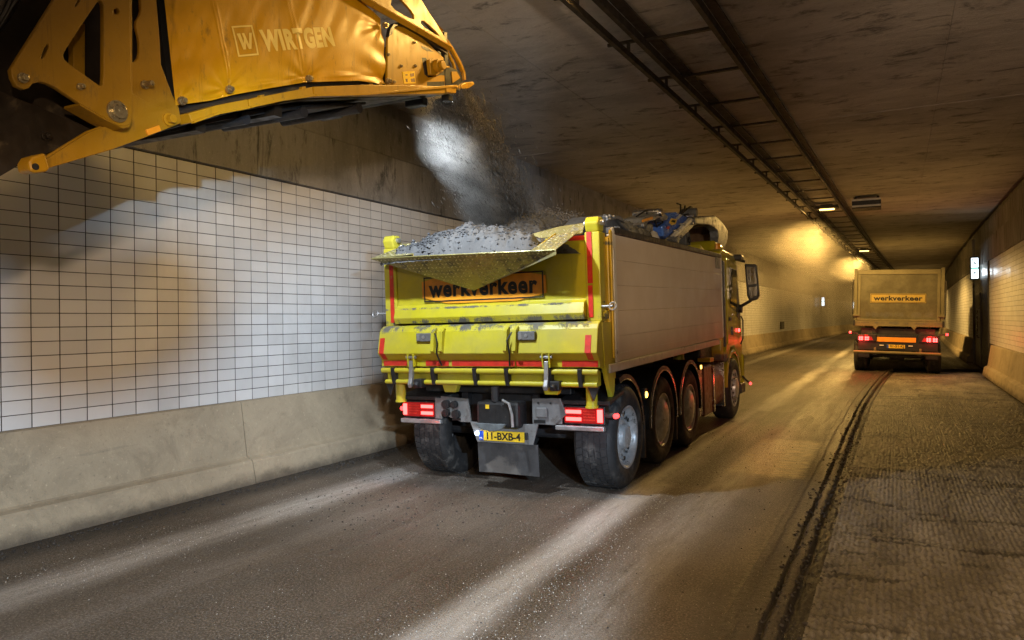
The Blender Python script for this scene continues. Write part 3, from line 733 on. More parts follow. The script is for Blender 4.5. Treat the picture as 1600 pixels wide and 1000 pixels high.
# --- tail chute: folded tread-plate hopper hanging over the tailgate
A_, B_, C_, D_ = Vector((-1.10,-.37,2.365)), Vector((.97,-.37,2.315)), Vector((-.12,.02,2.005)), Vector((.12,-.37,2.338))
E_, F_ = Vector((-1.06,.04,2.27)), Vector((1.02,.04,2.27))
E2, F2 = Vector((-1.06,.035,2.36)), Vector((1.02,.035,2.36))
chute = MB().add([A_, D_, C_], [(0,1,2)]).add([D_, B_, C_], [(0,1,2)]).add([B_, B_+Vector((.004,.003,-.035)), C_], [(0,1,2)])
ch = B(chute, 'chute_plate', P_plate, solid=.006)
lz = MB()
def lozenges(p0, p1, p2, out):
    e1 = (p1-p0); L = e1.length; e1 = e1.normalized(); n = (p1-p0).cross(p2-p0).normalized()
    if n.dot(out) < 0: n = -n
    e2 = n.cross(e1)
    if (p2-p0).dot(e2) < 0: e2 = -e2
    x2, y2 = (p2-p0).dot(e1), (p2-p0).dot(e2); s = .046
    for j in range(int(y2/s)+1):
        for i in range(-2, int(L/s)+3):
            u, v = (i+.5)*s, (j+.5)*s
            if v > y2-.01: continue
            lo = x2*v/y2; hi = L-(L-x2)*v/y2
            if not (lo+.012 < u < hi-.012): continue
            c = p0 + e1*u + e2*v + n*.0035; a = math.pi/4 if (i+j) % 2 else -math.pi/4
            d = e1*math.cos(a)+e2*math.sin(a); w = n.cross(d)
            lz.add([c+d*.021, c+w*.0065, c-d*.021, c-w*.0065, c+n*.0055], [(0,1,4),(1,2,4),(2,3,4),(3,0,4)])
lozenges(A_, D_, C_, Vector((0,-1,-1))); lozenges(D_, B_, C_, Vector((0,-1,-1)))
# slanted upper wings with the same plate
wl1 = [Vector((-1.10,-.37,2.37)), Vector((-.60,-.36,2.38)), Vector((-.74,.0,2.50)), Vector((-1.06,.05,2.50))]
wr1 = [Vector((.70,-.36,2.325)), Vector((.97,-.37,2.32)), Vector((1.05,.02,2.52)), Vector((.80,.03,2.50))]
bk = [Vector((.15,.06,2.47)), Vector((1.06,.05,2.49)), Vector((1.06,.13,2.60)), Vector((.80,.13,2.585))]
bl_ = [Vector((-1.08,.06,2.46)), Vector((-.30,.07,2.46)), Vector((-.34,.11,2.53)), Vector((-1.08,.11,2.55))]
for pts in (wl1, wr1, bk, bl_):
    B(MB().add(pts, [(0,1,2,3)]), 'chute_wing', P_plate, solid=.006)
    lozenges(pts[0], pts[1], pts[2], Vector((0,-1,.6))); lozenges(pts[0], pts[2], pts[3], Vector((0,-1,.6)))
o = B(lz, 'tread_lozenges', mat('highlight_tread', (.62,.56,.33), .32, .5, .2, 9), fix=False); o['kind'] = 'stuff'  # lighter colour paints in the highlights on the lozenges
B(MB().tube([A_+Vector((0,-.004,.004)), D_+Vector((0,-.004,.004)), B_+Vector((0,-.004,.004))], .006, 8), 'chute_lip', P_plate)
for pts in ([(-.60,-.36,2.375),(-.74,.0,2.50),(-.74,.03,2.32)], [(.70,-.36,2.32),(.80,.02,2.515),(.80,.03,2.30)], ):
    B(MB().add(pts, [(0,1,2)]), 'chute_gusset', P_post, solid=.008)

# --- chassis
q = MB()
for sx in (-1, 1): q.box(*sorted((sx*.38, sx*.46)), .30, 7.0, .80, 1.06)
Cc(q, 'frame_rails', M['chassis'])['kind'] = 'stuff'
Cc(MB().box(-.85, .85, .20, .30, .95, 1.13), 'cross_member', M['chassis'], bevel=.01)
Cc(MB().box(-.40, .40, .38, .48, .62, 1.05), 'cross_member', M['chassis'], bevel=.01)
for y in (.65, 2.05, 3.32, 6.4):
    Cc(MB().cyl((-.95,y,.52), (.95,y,.52), .075, 14).cyl((-.22,y,.52), (.22,y,.52), .17, 16), 'axle', M['chassis'])
for sx in (-1, 1):
    for y in (.65, 2.05, 3.32):
        Cc(MB().cyl((sx*.52,y+.10,.55), (sx*.52,y+.10,.82), .13, 16), 'air_bellows', M['rubber'])
REAR = CHAS @ Matrix.Translation((.14,-.26,.04))
def rearset(o): o.matrix_basis = REAR; return o
Cr = lambda mb, n, m, par=tk, **k: (rearset if par is tk else (lambda o: o))(mb.build(n, m, par, **k))
# tow hitch
hb = Cr(MB().box(-.17, .30, .12, .32, .60, .86), 'hitch_body', M['black'], bevel=.03)
MB().prism([(-.17,.65),(.18,.65),(.14,.605),(.08,.58),(.0,.575),(-.10,.60)], 'y', .07, .11).build('hitch_jaw', mat('hitch_grey', (.16,.18,.19), .5, .3, .3, 8), hb, bevel=.006)
MB().tube([(.14,.10,.88),(.22,.08,.85),(.26,.06,.75),(.27,.05,.63)], .014, 8).build('hitch_handle', M['steel'], hb)
MB().cyl((.03,.16,.86), (.03,.16,1.0), .04, 12).build('hitch_pin', M['chassis'], hb)
MB().box(-.06, -.02, .114, .119, .79, .83).build('hitch_tag', M['plate'], hb)
# grey end plates with sockets
gp = Cr(MB().prism([(-.70,.88),(-.37,.86),(-.34,.62),(-.46,.62),(-.70,.70)], 'y', .30, .325), 'end_plate', M['grey'], bevel=.004)
for x, z, r in ((-.62,.80,.045),(-.52,.80,.038),(-.62,.71,.040),(-.50,.70,.045)):
    MB().cyl((x,.30,z), (x,.25,z), r, 14).box(x-.02, x+.02, .243, .25, z-.02, z+.02).build('socket', M['black'], gp, bevel=.004)
MB().box(-.56, -.46, .292, .298, .635, .66).build('type_label', M['ink'], gp)
gp = Cr(MB().prism([(.36,.88),(.66,.89),(.72,.74),(.60,.63),(.36,.63)], 'y', .30, .325), 'end_plate', M['grey'], bevel=.004)
MB().box(.41, .53, .27, .298, .70, .80).build('socket', M['grey'], gp, bevel=.012)
MB().cyl((.43,.30,.84), (.43,.292,.84), .010, 8).build('bolt_hole', M['ink'], gp); MB().cyl((.56,.30,.84), (.56,.292,.84), .010, 8).build('bolt_hole', M['ink'], gp)
MB().box(.38, .50, .291, .298, .645, .675).build('type_label', M['ink'], gp)
# number plate on its holder
ph = Cr(MB().prism([(-.30,.64),(.46,.64),(.40,.44),(-.22,.44)], 'y', .215, .235), 'plate_holder', M['grey'], bevel=.004)
npl = Cr(MB().box(-.185, .315, .196, .213, .462, .562), 'number_plate', M['plate'], bevel=.004)
MB().box(-.185, -.135, .1925, .1955, .465, .559).build('country_band', M['blue'], npl)
put_text('plate_lettering', text_mesh('11-BXB-4', 'plate_lettering', M['ink'], .10, .0006, .0025), npl, (.09,.1945,.512), (1,0,0), (0,0,1), .375)
put_text('country_letter', text_mesh('NL', 'country_letter', M['white'], .028, .0006, .0005), npl, (-.16,.1915,.487), (1,0,0), (0,0,1))
Cr(MB().cyl((-.215,.215,.53), (-.215,.195,.53), .022, 12), 'plate_lamp', L_cool)
l = bpy.data.lights.new('plate_light', 'POINT'); l.energy = .35; l.color = (.9,.95,1); l.shadow_soft_size = .02
lo = bpy.data.objects.new('plate_light', l); COL.objects.link(lo); lo.parent = tk; lo.location = (-.02,-.16,.62)
Cr(MB().box(.325, .355, .19, .212, .49, .56), 'plate_clip', M['black'], bevel=.006)
Cr(MB().grid(lambda u, v: (-.24+.68*u, .26+.015*math.sin(u*5)+.02*v, .44-.31*v), 10, 4), 'mud_flap', P_rubberflap, solid=.012)
# lamp clusters
for sx in (-1, 1):
    x0, x1 = (-1.20, -.79) if sx < 0 else (.68, 1.10)
    hs = Cr(MB().box(x0, x1, .335, .45, .64, .82), 'lamp_cluster', M['black'], bevel=.01)
    MB().box(x0+.01, x1-.01, .318, .334, .655, .805).build('lens', L_red2, hs, bevel=.008)
    inner = (x1-.17, x1-.02) if sx < 0 else (x0+.03, x0+.19)
    outer = (x0+.01, x0+.06) if sx < 0 else (x1-.07, x1-.015)
    for z in (.695, .765): MB().box(*inner, .310, .317, z-.017, z+.017).build('light_bar', L_red, hs, bevel=.006)
    MB().box(*outer, .310, .317, .67, .79).build('light_bar', L_red, hs, bevel=.006)
    mid = (inner[0], outer[1]) if sx < 0 else (inner[1], outer[0])
    mx0, mx1 = (outer[1]+.02, inner[0]-.02) if sx < 0 else (inner[1]+.02, outer[0]-.02)
    rf = MB()
    for i in range(8):
        for j in range(4): rf.obox((mx0+(mx1-mx0)*(i+.5)/8, .316, .675+.11*(j+.5)/4), (.006,0,0), (0,.003,0), (0,0,.008))
    rf.build('reflector_grid', M['red'], hs)['kind'] = 'stuff'
    Cr(MB().box(x0-.02 if sx < 0 else x0-.08, x1+.08 if sx < 0 else x1+.0, .30, .36, .585, .632), 'lamp_guard', M['steel'], bevel=.01)
    Cr(MB().prism([(.33,.83),(.75,.90),(.75,.94),(.33,.87)], 'x', x0-.05 if sx < 0 else x0-.05, x1+.05), 'splash_plate', M['chassis'], bevel=.006)
    Cr(MB().box(*((-.78,-.70) if sx < 0 else (.585,.67)), .31, .34, .64, .86), 'lamp_bracket', M['grey'], bevel=.006)
    mk = Cr(MB().cyl((sx*1.10,.36,.74), (sx*1.21,.34,.735), .028, 12), 'marker_stalk', M['rubber'])
    MB().cyl((sx*1.21,.37,.735), (sx*1.21,.31,.735), .024, 16).build('marker_lens', L_redhot, mk, bevel=.008)
    l = bpy.data.lights.new('tail_glow', 'POINT'); l.energy = 1.0; l.color = (1,.06,.03); l.shadow_soft_size = .06
    lo = bpy.data.objects.new('tail_glow', l); COL.objects.link(lo); lo.parent = tk; lo.location = (sx*.98+.14,-.34,.62)

# --- wheels
def wheel(y, sx, w, kind, r=.515):
    xo = sx*1.235 if kind != 'rear' else (1.27 if sx > 0 else -1.03); s = -sx            # s points inward
    P = lambda l: [(rr, x*s) for rr, x in l]
    tyre = MB().lathe(P([(.30,.03),(.33,.012),(.40,.0),(.46,.006),(.495,.028),(.508,.05),(r,.07),(r,w-.07),(.508,w-.05),(.495,w-.028),(.46,w-.006),(.40,w),(.30,w-.03)]), (0,0,0), 56)
    wp = empty_part('wheel', tk, (xo, y, r-.002))
    o = tyre.build('tyre', M['rubber'], wp); autosmooth(o, 35)
    if kind == 'rear':
        tb_ = MB()
        for row, (a, e) in enumerate(((.055,.115),(.125,.175),(.185,w-.185),(w-.175,w-.125),(w-.115,w-.055))):
            n = 46
            for k in range(n):
                a0 = 2*math.pi*(k+.5*(row % 2))/n; a1 = a0+2*math.pi/n*.80; sk = .03*(1 if row % 2 else -1)
                R0, R1 = r-.004, r+.009
                vs = []
                for R_ in (R0, R1):
                    for (aa, xx, kk) in ((a0,a,0),(a0+sk,e,1),(a1+sk,e,1),(a1,a,0)):
                        vs.append((xx*s, R_*math.sin(aa), R_*math.cos(aa)))
                tb_.add(vs, [(4,5,6,7),(0,1,5,4),(1,2,6,5),(2,3,7,6),(3,0,4,7)])
        tb_.build('tread_blocks', M['rubber'], wp)['kind'] = 'stuff'
    if kind == 'rear':
        pr = P([(.31,.025),(.315,.012),(.295,.012),(.28,.03),(.272,.06),(.262,.085),(.17,.10),(.165,.075),(.13,.07),(.12,.03),(.10,.015),(.0,.012)])
    elif kind == 'mid':
        pr = P([(.31,.025),(.312,.01),(.295,.012),(.282,.03),(.26,.04),(.21,.0),(.13,-.02),(.06,-.025),(.0,-.026)])
    else:
        pr = P([(.31,.025),(.312,.01),(.295,.012),(.27,.035),(.24,.02),(.17,.01),(.16,-.03),(.10,-.04),(.0,-.045)])
    ro = autosmooth(MB().lathe(pr, (0,0,0), 48).build('rim', M['rim'], wp), 30)
    nt_ = MB()
    if kind == 'mid': return wp
    rad, depth = {'rear': (.215,.092), 'mid': (.235,.02), 'front': (.205,.012)}[kind]
    for k in range(10):
        a = 2*math.pi*k/10
        nt_.cyl((depth*s, rad*math.sin(a), rad*math.cos(a)), ((depth-.03)*s, rad*math.sin(a), rad*math.cos(a)), .016, 6)
    nt_.build('wheel_nuts', M['chrome'], wp)['kind'] = 'stuff'
    if kind != 'mid':
        hh = MB()
        for k in range(10):
            a = 2*math.pi*(k+.5)/10
            hh.cyl((.086*s if kind == 'rear' else .018*s, .243*math.sin(a), .243*math.cos(a)), (.075*s if kind == 'rear' else .010*s, .243*math.sin(a), .243*math.cos(a)), .020, 10)
        hh.build('vent_holes', M['ink'], wp)['kind'] = 'stuff'
    return wp
def empty_part(name, par, loc):
    o = bpy.data.objects.new(name, None); COL.objects.link(o); o.parent = par; o.location = loc; return o
for sx in (1, -1):
    wheel(.66, sx, .42, 'rear'); wheel(2.05, sx, .33, 'mid'); wheel(3.32, sx, .33, 'mid'); wheel(6.38, sx, .34, 'front')
# mudguards
for sx in (1, -1):
    for y, a0, a1 in ((.66,-18,88),(2.05,-96,96),(3.32,-96,100)):
        R_ = .60; A0, A1 = math.radians(a0), math.radians(a1)
        g = Cc(MB().lathe([(R_, -sx*.44), (R_, 0), (R_-.05, .004*sx)], (sx*1.245, y, .52), 22, A0, A1), 'mudguard', M['black'], solid=.010); autosmooth(g, 40)
        MB().tube([(sx*1.252, y+(R_-.048)*math.sin(a), .52+(R_-.048)*math.cos(a)) for a in np.linspace(A0, A1, 24)], .007, 6).build('guard_trim', M['chrome'], g)
    for y in (1.36, 2.69):
        Cc(MB().box(*sorted((sx*.95, sx*1.22)), y-.03, y+.03, .16, .62), 'splash_flap', P_rubberflap, bevel=.006)
    for y in (1.36,):
        mk = Cc(MB().box(*sorted((sx*1.20, sx*1.245)), y-.05, y+.05, .80, .92), 'side_marker', M['black'], bevel=.01)
        MB().lathe([(.001,.012*sx),(.03,.01*sx),(.036,0)], (sx*1.246, y, .85), 14).build('marker_lens', L_amber, mk)
    mk = Cc(MB().box(*sorted((sx*1.20, sx*1.245)), 3.88, 3.96, .95, 1.03), 'side_marker', M['black'], bevel=.008)
    MB().box(*sorted((sx*1.246, sx*1.255)), 3.89, 3.95, .965, 1.015).build('marker_lens', L_amber, mk)

# --- side gear between axles and cab
P_tank = mat('brushed_tank', (.40,.385,.36), .30, .85, .12, 6, dirt=((.13,.12,.11), .3, 5))
P_tankred = mat('dull_red_locker', (.17,.085,.065), .42, .2, .2, 5, dirt=((.12,.10,.08), .3, 6))
for sx in (1, -1):
    W_ = lambda a, c: sorted((sx*a, sx*c))
    Cc(MB().box(*W_(.62,1.20), 3.97, 4.20, .28, .98), 'side_locker', P_tank, bevel=.02)
    Cc(MB().box(*W_(.62,1.22), 4.21, 4.72, .26, .98), 'side_locker', P_tankred, bevel=.02)
    q = autosmooth(Cc(MB().prism(smooth_poly([(.62,.27),(1.22,.27),(1.22,.95),(.62,.95)] if sx > 0 else [(-.62,.27),(-1.22,.27),(-1.22,.95),(-.62,.95)], 2), 'y', 4.74, 5.62), 'fuel_tank', P_tankred), 30)
    for y in (4.80, 5.52): Cc(MB().box(*W_(.60,1.232), y, y+.05, .262, .962), 'tank_strap', M['chrome'], bevel=.006)
    Cc(MB().cyl((sx*1.02,3.6,.95), (sx*1.02,3.6,1.20), .075, 18), 'hoist_post', P_lime)
    Cc(MB().cyl((sx*.95,3.78,.95), (sx*.95,3.78,1.17), .012, 8), 'air_pipe', M['chrome'])
    Cc(MB().box(*W_(1.05,1.24), 4.55, 4.80, 1.02, 1.08), 'hose_tray', M['plate'], bevel=.01)
Cc(MB().box(-1.0, 1.05, 4.75, 5.55, 1.0, 1.24), 'equipment_box', M['black'], bevel=.03)
q = MB()
for k in range(9): q.lathe([(.001,.006),(.014,.0)], (1.056, 5.0+.11*(k % 3)+.04*(k//3), 1.06+.055*(k//3)), 10)
Cc(q, 'valve_knobs', M['grey'])['kind'] = 'stuff'

# --- cab
cabprof = [(5.66,.98),(5.60,1.15),(5.60,2.62),(5.66,2.74),(5.85,2.80),(6.75,2.78),(7.02,2.66),(7.28,1.75),(7.36,1.25),(7.34,.55),(7.02,.50),(6.98,.86),(6.85,1.06),(6.62,1.16),(6.2,1.16),(5.95,1.03),(5.86,.95)]
cab = Cc(MB().prism(cabprof, 'x', -1.20, 1.20), 'cab', P_cab, bevel=.035, seg=3)
cab.data.polygons.foreach_set('use_smooth', [False]*len(cab.data.polygons))
for sx in (1, -1):
    W_ = lambda a, c: sorted((sx*a, sx*c))
    dr = MB().prism([(6.02,1.20),(6.86,1.20),(7.10,1.40),(7.14,1.75),(6.92,2.60),(6.02,2.66)], 'x', *W_(1.201,1.216)).build('cab_door', P_cab, cab, bevel=.006)
    MB().prism([(6.22,1.86),(7.06,1.72),(6.86,2.50),(6.22,2.52)], 'x', *W_(1.217,1.222)).build('door_window', GLASS_D, cab, bevel=.003)
    MB().prism([(6.80,1.70),(7.10,1.62),(6.95,2.2),(6.9,2.2)], 'x', *W_(1.217,1.225)).build('window_pillar', M['black'], cab)
    MB().box(*W_(1.217,1.238), 6.10, 6.27, 1.62, 1.68).build('door_handle', M['black'], cab, bevel=.008)
    MB().box(*W_(1.217,1.223), 6.42, 6.58, 1.71, 1.74).build('door_badge', M['chrome'], cab)
    MB().box(*W_(1.19,1.225), 5.74, 5.84, 1.2, 2.6).build('air_intake', M['black'], cab, bevel=.01)
    MB().box(*W_(1.20,1.235), 6.30, 6.40, 1.38, 1.52).build('grab_recess', M['black'], cab, bevel=.01)
    MB().tube([(sx*1.22,7.10,1.2),(sx*1.25,7.16,1.3),(sx*1.25,7.20,1.62),(sx*1.22,7.18,1.7)], .012, 8).build('grab_rail', M['black'], cab)
    g = MB().lathe([(.60,-sx*.10),(.62,0),(.60,.012*sx),(.55,.012*sx)], (sx*1.215, 6.38, .52), 22, math.radians(-88), math.radians(78)).build('wheel_arch', P_cab, cab, solid=.008); autosmooth(g, 40)
    MB().prism([(5.72,.96),(6.02,1.06),(6.1,1.22),(5.85,1.26),(5.70,1.12)], 'x', *W_(1.16,1.235)).build('corner_fairing', P_cab, cab, bevel=.02)
    MB().box(*W_(.95,1.24), 6.95, 7.34, .33, .50).build('cab_step', M['chassis'], cab, bevel=.02)
    mr = Cc(MB().tube([(sx*1.10,7.02,2.70),(sx*1.20,7.08,2.70),(sx*1.33,7.10,2.66)], .022, 8), 'mirror_arm', M['black'])
    mh = Cc(MB().prism([(sx*1.33,2.62),(sx*1.53,2.60),(sx*1.565,2.05),(sx*1.53,1.98),(sx*1.40,1.95),(sx*1.36,2.05)], 'y', 7.02, 7.16), 'mirror', M['black'], bevel=.025, seg=3)
    MB().prism([(sx*1.37,2.56),(sx*1.51,2.545),(sx*1.535,2.26),(sx*1.385,2.24)], 'y', 7.012, 7.019).build('mirror_glass', mat('mirror_glass', (.30,.27,.22), .06, 1, .05, 3), mh)
    MB().prism([(sx*1.39,2.20),(sx*1.535,2.21),(sx*1.525,2.05),(sx*1.42,2.0)], 'y', 7.012, 7.019).build('mirror_glass', bpy.data.materials['mirror_glass'], mh)
    MB().tube([(sx*1.42,7.09,1.97),(sx*1.30,7.07,1.90),(sx*1.18,7.04,1.84)], .028, 8).build('mirror_arm', M['black'], mh)
    MB().lathe([(.0,-.06*sx),(.07,-.06*sx),(.075,.05*sx),(.0,.06*sx)], (sx*1.22, 7.05, 1.83), 14).build('mirror_base', M['black'], mh)
    MB().box(*W_(1.10,1.30), 6.90, 7.16, 2.68, 2.78).build('visor_end', M['black'], cab, bevel=.02)
MB().prism([(7.0,2.72),(7.22,2.58),(7.24,2.50),(7.02,2.60)], 'x', -1.15, 1.15).build('sun_visor', M['black'], cab, bevel=.01)
MB().prism([(6.0,2.78),(6.25,3.0),(6.85,2.98),(7.0,2.78)], 'x', .2, 1.0).build('roof_fairing', P_cab, cab, bevel=.06, seg=3)
MB().prism([(7.03,2.62),(7.275,1.78),(7.285,1.78),(7.045,2.63)], 'x', -1.08, 1.08).build('windscreen', GLASS_D, cab)
MB().cyl((1.0,6.35,2.78), (1.0,6.35,2.94), .06, 16).build('beacon', mat('beacon_amber', (.75,.30,.02), .15, 0, .1, 3), cab, bevel=.012)
q = MB().prism([(7.29,.40),(7.42,.45),(7.42,.95),(7.36,1.02),(7.29,1.0)], 'x', -1.22, 1.22); Cc(q, 'front_bumper', P_cab, bevel=.02)
mk = Cc(MB().tube([(1.22,7.22,.62),(1.28,7.16,.56),(1.36,7.12,.50)], .016, 8), 'marker_stalk', M['rubber'])
MB().lathe([(.0,-.022),(.016,-.02),(.026,-.008),(.026,.008),(.016,.02),(.0,.022)], (1.37, 7.10, .50), 14).build('marker_lens', L_redhot, mk)
mk = Cc(MB().box(1.225, 1.25, 6.86, 6.90, 1.42, 1.48), 'red_reflection_patch', L_red, bevel=.008)  # glowing patch stands in for a red reflection on the cab
for (lx, ly, lz_, e) in ((1.95, 5.2, .72, 3.6),):
    l = bpy.data.lights.new('marker_glow', 'POINT'); l.energy = e; l.color = (1,.05,.03); l.shadow_soft_size = .08
    lo = bpy.data.objects.new('marker_glow', l); COL.objects.link(lo); lo.parent = tk; lo.location = (lx, ly, lz_)

# --- folded loading crane with clam grab over the box and cab roof
def on_x(px, py, X):                          # where a sight line meets an upright plane along the truck (gives y, z in truck space)
    d = FW + RT*(px-800)/1159 + UP*(500-py)/1159; t = (X-CAM.x)/d.x; p = CAM + d*t
    return (p.y-6.5, p.z)
XC = -2.72; tr_ = lambda pts: [on_x(a, b_, XC) for a, b_ in pts]
def zo(pts): return [(920+a*.15, 310+b_*.15) for a, b_ in pts]    # outline measured on an enlarged view
def slab(pts, x0, x1, name, m, par=tk, bev=.012):
    return MB().prism(tr_(zo(pts)), 'x', x0, x1).build(name, m, par, bevel=bev)
cr = slab([(80,290),(150,240),(210,175),(300,165),(390,190),(430,240),(510,360),(560,420),(540,500),(260,480),(150,400)], .50, .86, 'crane_boom', P_crdark)
slab([(205,185),(215,160),(375,180),(420,250),(330,210),(260,230),(230,290)], .865, .90, 'boom_edge', P_crdark, cr, .008)
slab([(330,220),(400,260),(470,360),(440,350),(380,280)], .865, .905, 'boom_edge', P_crdark, cr, .008)
for a, b_ in ((215,190),(245,180),(220,215),(247,210),(288,188),(150,240),(168,272)):
    y, z = on_x(920+a*.15, 310+b_*.15, XC); MB().cyl((.90,y,z), (.92,y,z), .014, 8).build('boom_bolt', M['steel'], cr)
for k in range(5):
    pts = [(335+5*k*0, 288+22*k), (385+10*k, 293+22*k), (385+10*k, 300+22*k), (333, 296+22*k)]
    slab(pts, .866, .872, 'warning_print', M['white'], cr, 0)
kn = slab([(560,270),(600,200),(690,165),(735,150),(760,125),(800,130),(860,185),(850,220),(800,235),(770,200),(720,225),(660,240),(620,295),(575,300)], .62, .90, 'crane_knuckle', P_crane)
slab([(585,222),(690,188),(695,212),(590,246)], .902, .908, 'knuckle_tape', M['orange'], kn, 0)
for a, b_, r in ((762,145,.055),(580,280,.03),(655,305,.05),(625,348,.05),(575,392,.05)):
    y, z = on_x(920+a*.15, 310+b_*.15, XC); MB().cyl((.55,y,z), (.945,y,z), r, 16).build('knuckle_pin', M['chrome'] if a == 762 else P_crdark, kn, bevel=.008)
slab([(540,370),(620,290),(670,270),(700,300),(680,340),(610,400),(600,430),(545,410)], .60, .88, 'crane_link', P_crane)
lt = slab([(595,430),(690,330),(730,350),(780,470),(700,490),(640,480)], .55, .92, 'crane_arm', P_crlight)
slab([(655,250),(690,270),(800,400),(780,430),(720,400)], .60, .84, 'crane_ram', P_crdark)
bb = slab([(800,290),(945,140),(1060,195),(1040,240),(845,415),(815,390)], .50, .90, 'grab_body', P_crblue, bev=.02)
slab([(930,205),(975,160),(1000,175),(950,222)], .902, .906, 'body_label', P_crlight, bb, 0)
slab([(862,250),(885,205),(945,215),(930,265),(890,280)], .902, .908, 'type_plate', M['plate'], bb, .002)
slab([(880,240),(895,222),(925,228),(918,252)], .909, .912, 'type_print', M['ink'], bb, 0)
slab([(835,310),(850,285),(872,292),(858,322)], .902, .907, 'round_mark', M['red'], bb, 0)
cl = slab([(845,420),(1050,225),(1100,210),(1115,250),(910,455),(860,450)], .88, .97, 'grab_link', P_crane)
slab([(850,395),(1040,205),(1060,225),(870,412)], .93, .985, 'link_flange', P_crlight, cl, .006)
for a, b_, r in ((890,435,.055),(1075,238,.06),(1050,185,.02),(930,400,.02),(1050,262,.02),(900,335,.016),(965,268,.016)):
    y, z = on_x(920+a*.15, 310+b_*.15, XC); MB().cyl((.90,y,z), (1.0,y,z), r, 16).build('link_pin', P_crdark if r > .03 else M['chrome'], cl, bevel=.006)
slab([(860,450),(940,440),(945,510),(865,500)], .55, .90, 'rest_bracket', P_crane)
# clam shell: a curved arm with a wide worn shell behind it
outer = [(1100,200),(1180,185),(1300,178),(1340,200),(1400,260),(1440,330),(1445,420),(1420,500),(1385,580)]
inner = [(1320,560),(1330,480),(1345,400),(1340,340),(1300,300),(1240,275),(1170,270),(1110,265)]
sh = slab(outer+inner, .80, .95, 'clam_arm', P_crane, bev=.015)
so, si = tr_(zo([(1340,195),(1410,250),(1465,330),(1485,420),(1470,500),(1440,590)])), tr_(zo([(1330,215),(1395,275),(1440,350),(1450,430),(1435,500),(1400,585)]))
MB().prism(so+si[::-1], 'x', .05, .80).build('clam_shell', P_rust, tk, bevel=.008)
for (pa, pb_) in (((1395,262),(1425,285)),((1420,300),(1452,330))):
    a, e = tr_(zo([pa, pb_])); MB().beam((.12,a[0],a[1]), (.75,a[0],a[1]), .05, .05).build('worn_stripe', M['plate'], tk, bevel=.006)
so, si = tr_(zo([(1115,250),(1020,330),(960,420),(940,510),(1000,515)])), tr_(zo([(1330,300),(1200,285),(1120,310),(1060,400),(1040,510)]))
MB().prism(so+si[::-1], 'x', .15, .70).build('clam_shell', P_crdark, tk, bevel=.01)
y, z = on_x(920+1165*.15, 310+427*.15, XC); rt_ = MB().cyl((.3,y,z), (.75,y,z), .15, 24).build('rotator_drum', P_crdark, tk, bevel=.015)
MB().cyl((.76,y,z), (.78,y,z), .05, 16).build('drum_hub', M['black'], rt_)
for pts, r in (([(1030,200),(1020,120),(1035,60),(1035,40)], .012), ([(1040,160),(1060,110),(1080,75)], .014),
               ([(1060,150),(1080,110),(1130,85),(1185,85),(1205,120),(1190,170),(1150,190),(1100,185)], .018),
               ([(1090,165),(1130,150),(1160,175),(1120,190)], .018), ([(610,180),(650,130),(700,122),(740,150)], .012), ([(770,180),(760,230),(800,290),(850,300)], .014), ([(860,190),(840,250),(800,280)], .012)):
    P_ = tr_(zo(pts)); MB().tube([(.80+.05*math.sin(i*1.3), a, c) for i, (a, c) in enumerate(P_)], r, 8).build('hydraulic_hose', M['black'], tk)
y, z = on_x(1088, 332, XC); MB().cyl((.70,y,z), (.95,y,z), .07, 14).build('hose_drum', P_crdark, tk, bevel=.01)
MB().prism([(4.9,2.55),(5.5,2.55),(5.5,2.78),(5.2,2.86)], 'x', .1, .95).build('crane_seat_cover', P_lime, tk, bevel=.02)

# ------------------------------------------------------------------ the load of millings heaped in the box and spilling into the chute
def heap_z(x, y):
    z = 2.36 + .53*math.exp(-((x+.10)/.62)**2-((y-1.35)/.75)**2) + .42*math.exp(-((x-.75)/.5)**2-((y-2.2)/.8)**2)
    z += .20*math.exp(-((x+.35)/.75)**2-((y-.2)/.45)**2) + .12*math.exp(-((x-.1)/.6)**2-((y+.05)/.35)**2)
    if y < .1: z += (.1-y)*.10
    return z
HZ = np.vectorize(heap_z)
def hz(X, Y, U):
    B0 = np.where(Y < .05, np.minimum(X+1.0, .80-X), np.minimum(X+1.16, 1.16-X)); e = np.clip(B0/.16, 0, 1)*np.clip((Y+.36)/.10, 0, 1); e = e*e*(3-2*e)
    base = np.where(Y < .05, 2.315-.04*np.clip(-Y, 0, .4), 2.30)
    return base + e*(HZ(X, Y)-base) + e*.05*(vnoise(X*5, Y*5, 31)-.5) + e*.075*(vnoise(X*14, Y*14, 32)-.5) + (.01+e*.03)*(vnoise(X*40, Y*40, 33)-.5)
def hx(U, Y): # narrows into the chute
    L_ = np.where(Y < .05, -1.0+0*Y, -1.16); R_ = np.where(Y < .05, .80+0*Y, 1.16); return L_ + (R_-L_)*U
hp = hgrid('millings_heap', np.linspace(0, 1, 150), np.arange(-.345, 4.6, .022), hx, hz, P_load)
hp.matrix_basis = Matrix.Translation((-3.66,6.5,0)) @ BODY
tag(hp, 'grey heap of asphalt millings filling the yellow truck box', None, None, 'stuff')
def stone(mb, c, r, rg_=random):
    vs = []
    for (a, b_, d) in ((1,0,0),(-1,0,0),(0,1,0),(0,-1,0),(0,0,1),(0,0,-1)):
        k = r*rg_.uniform(.55, 1.15); vs.append((c[0]+a*k+rg_.uniform(-.25,.25)*r, c[1]+b_*k+rg_.uniform(-.25,.25)*r, c[2]+d*k*.8))
    mb.add(vs, [(0,2,4),(2,1,4),(1,3,4),(3,0,4),(2,0,5),(1,2,5),(3,1,5),(0,3,5)])
mb = MB()
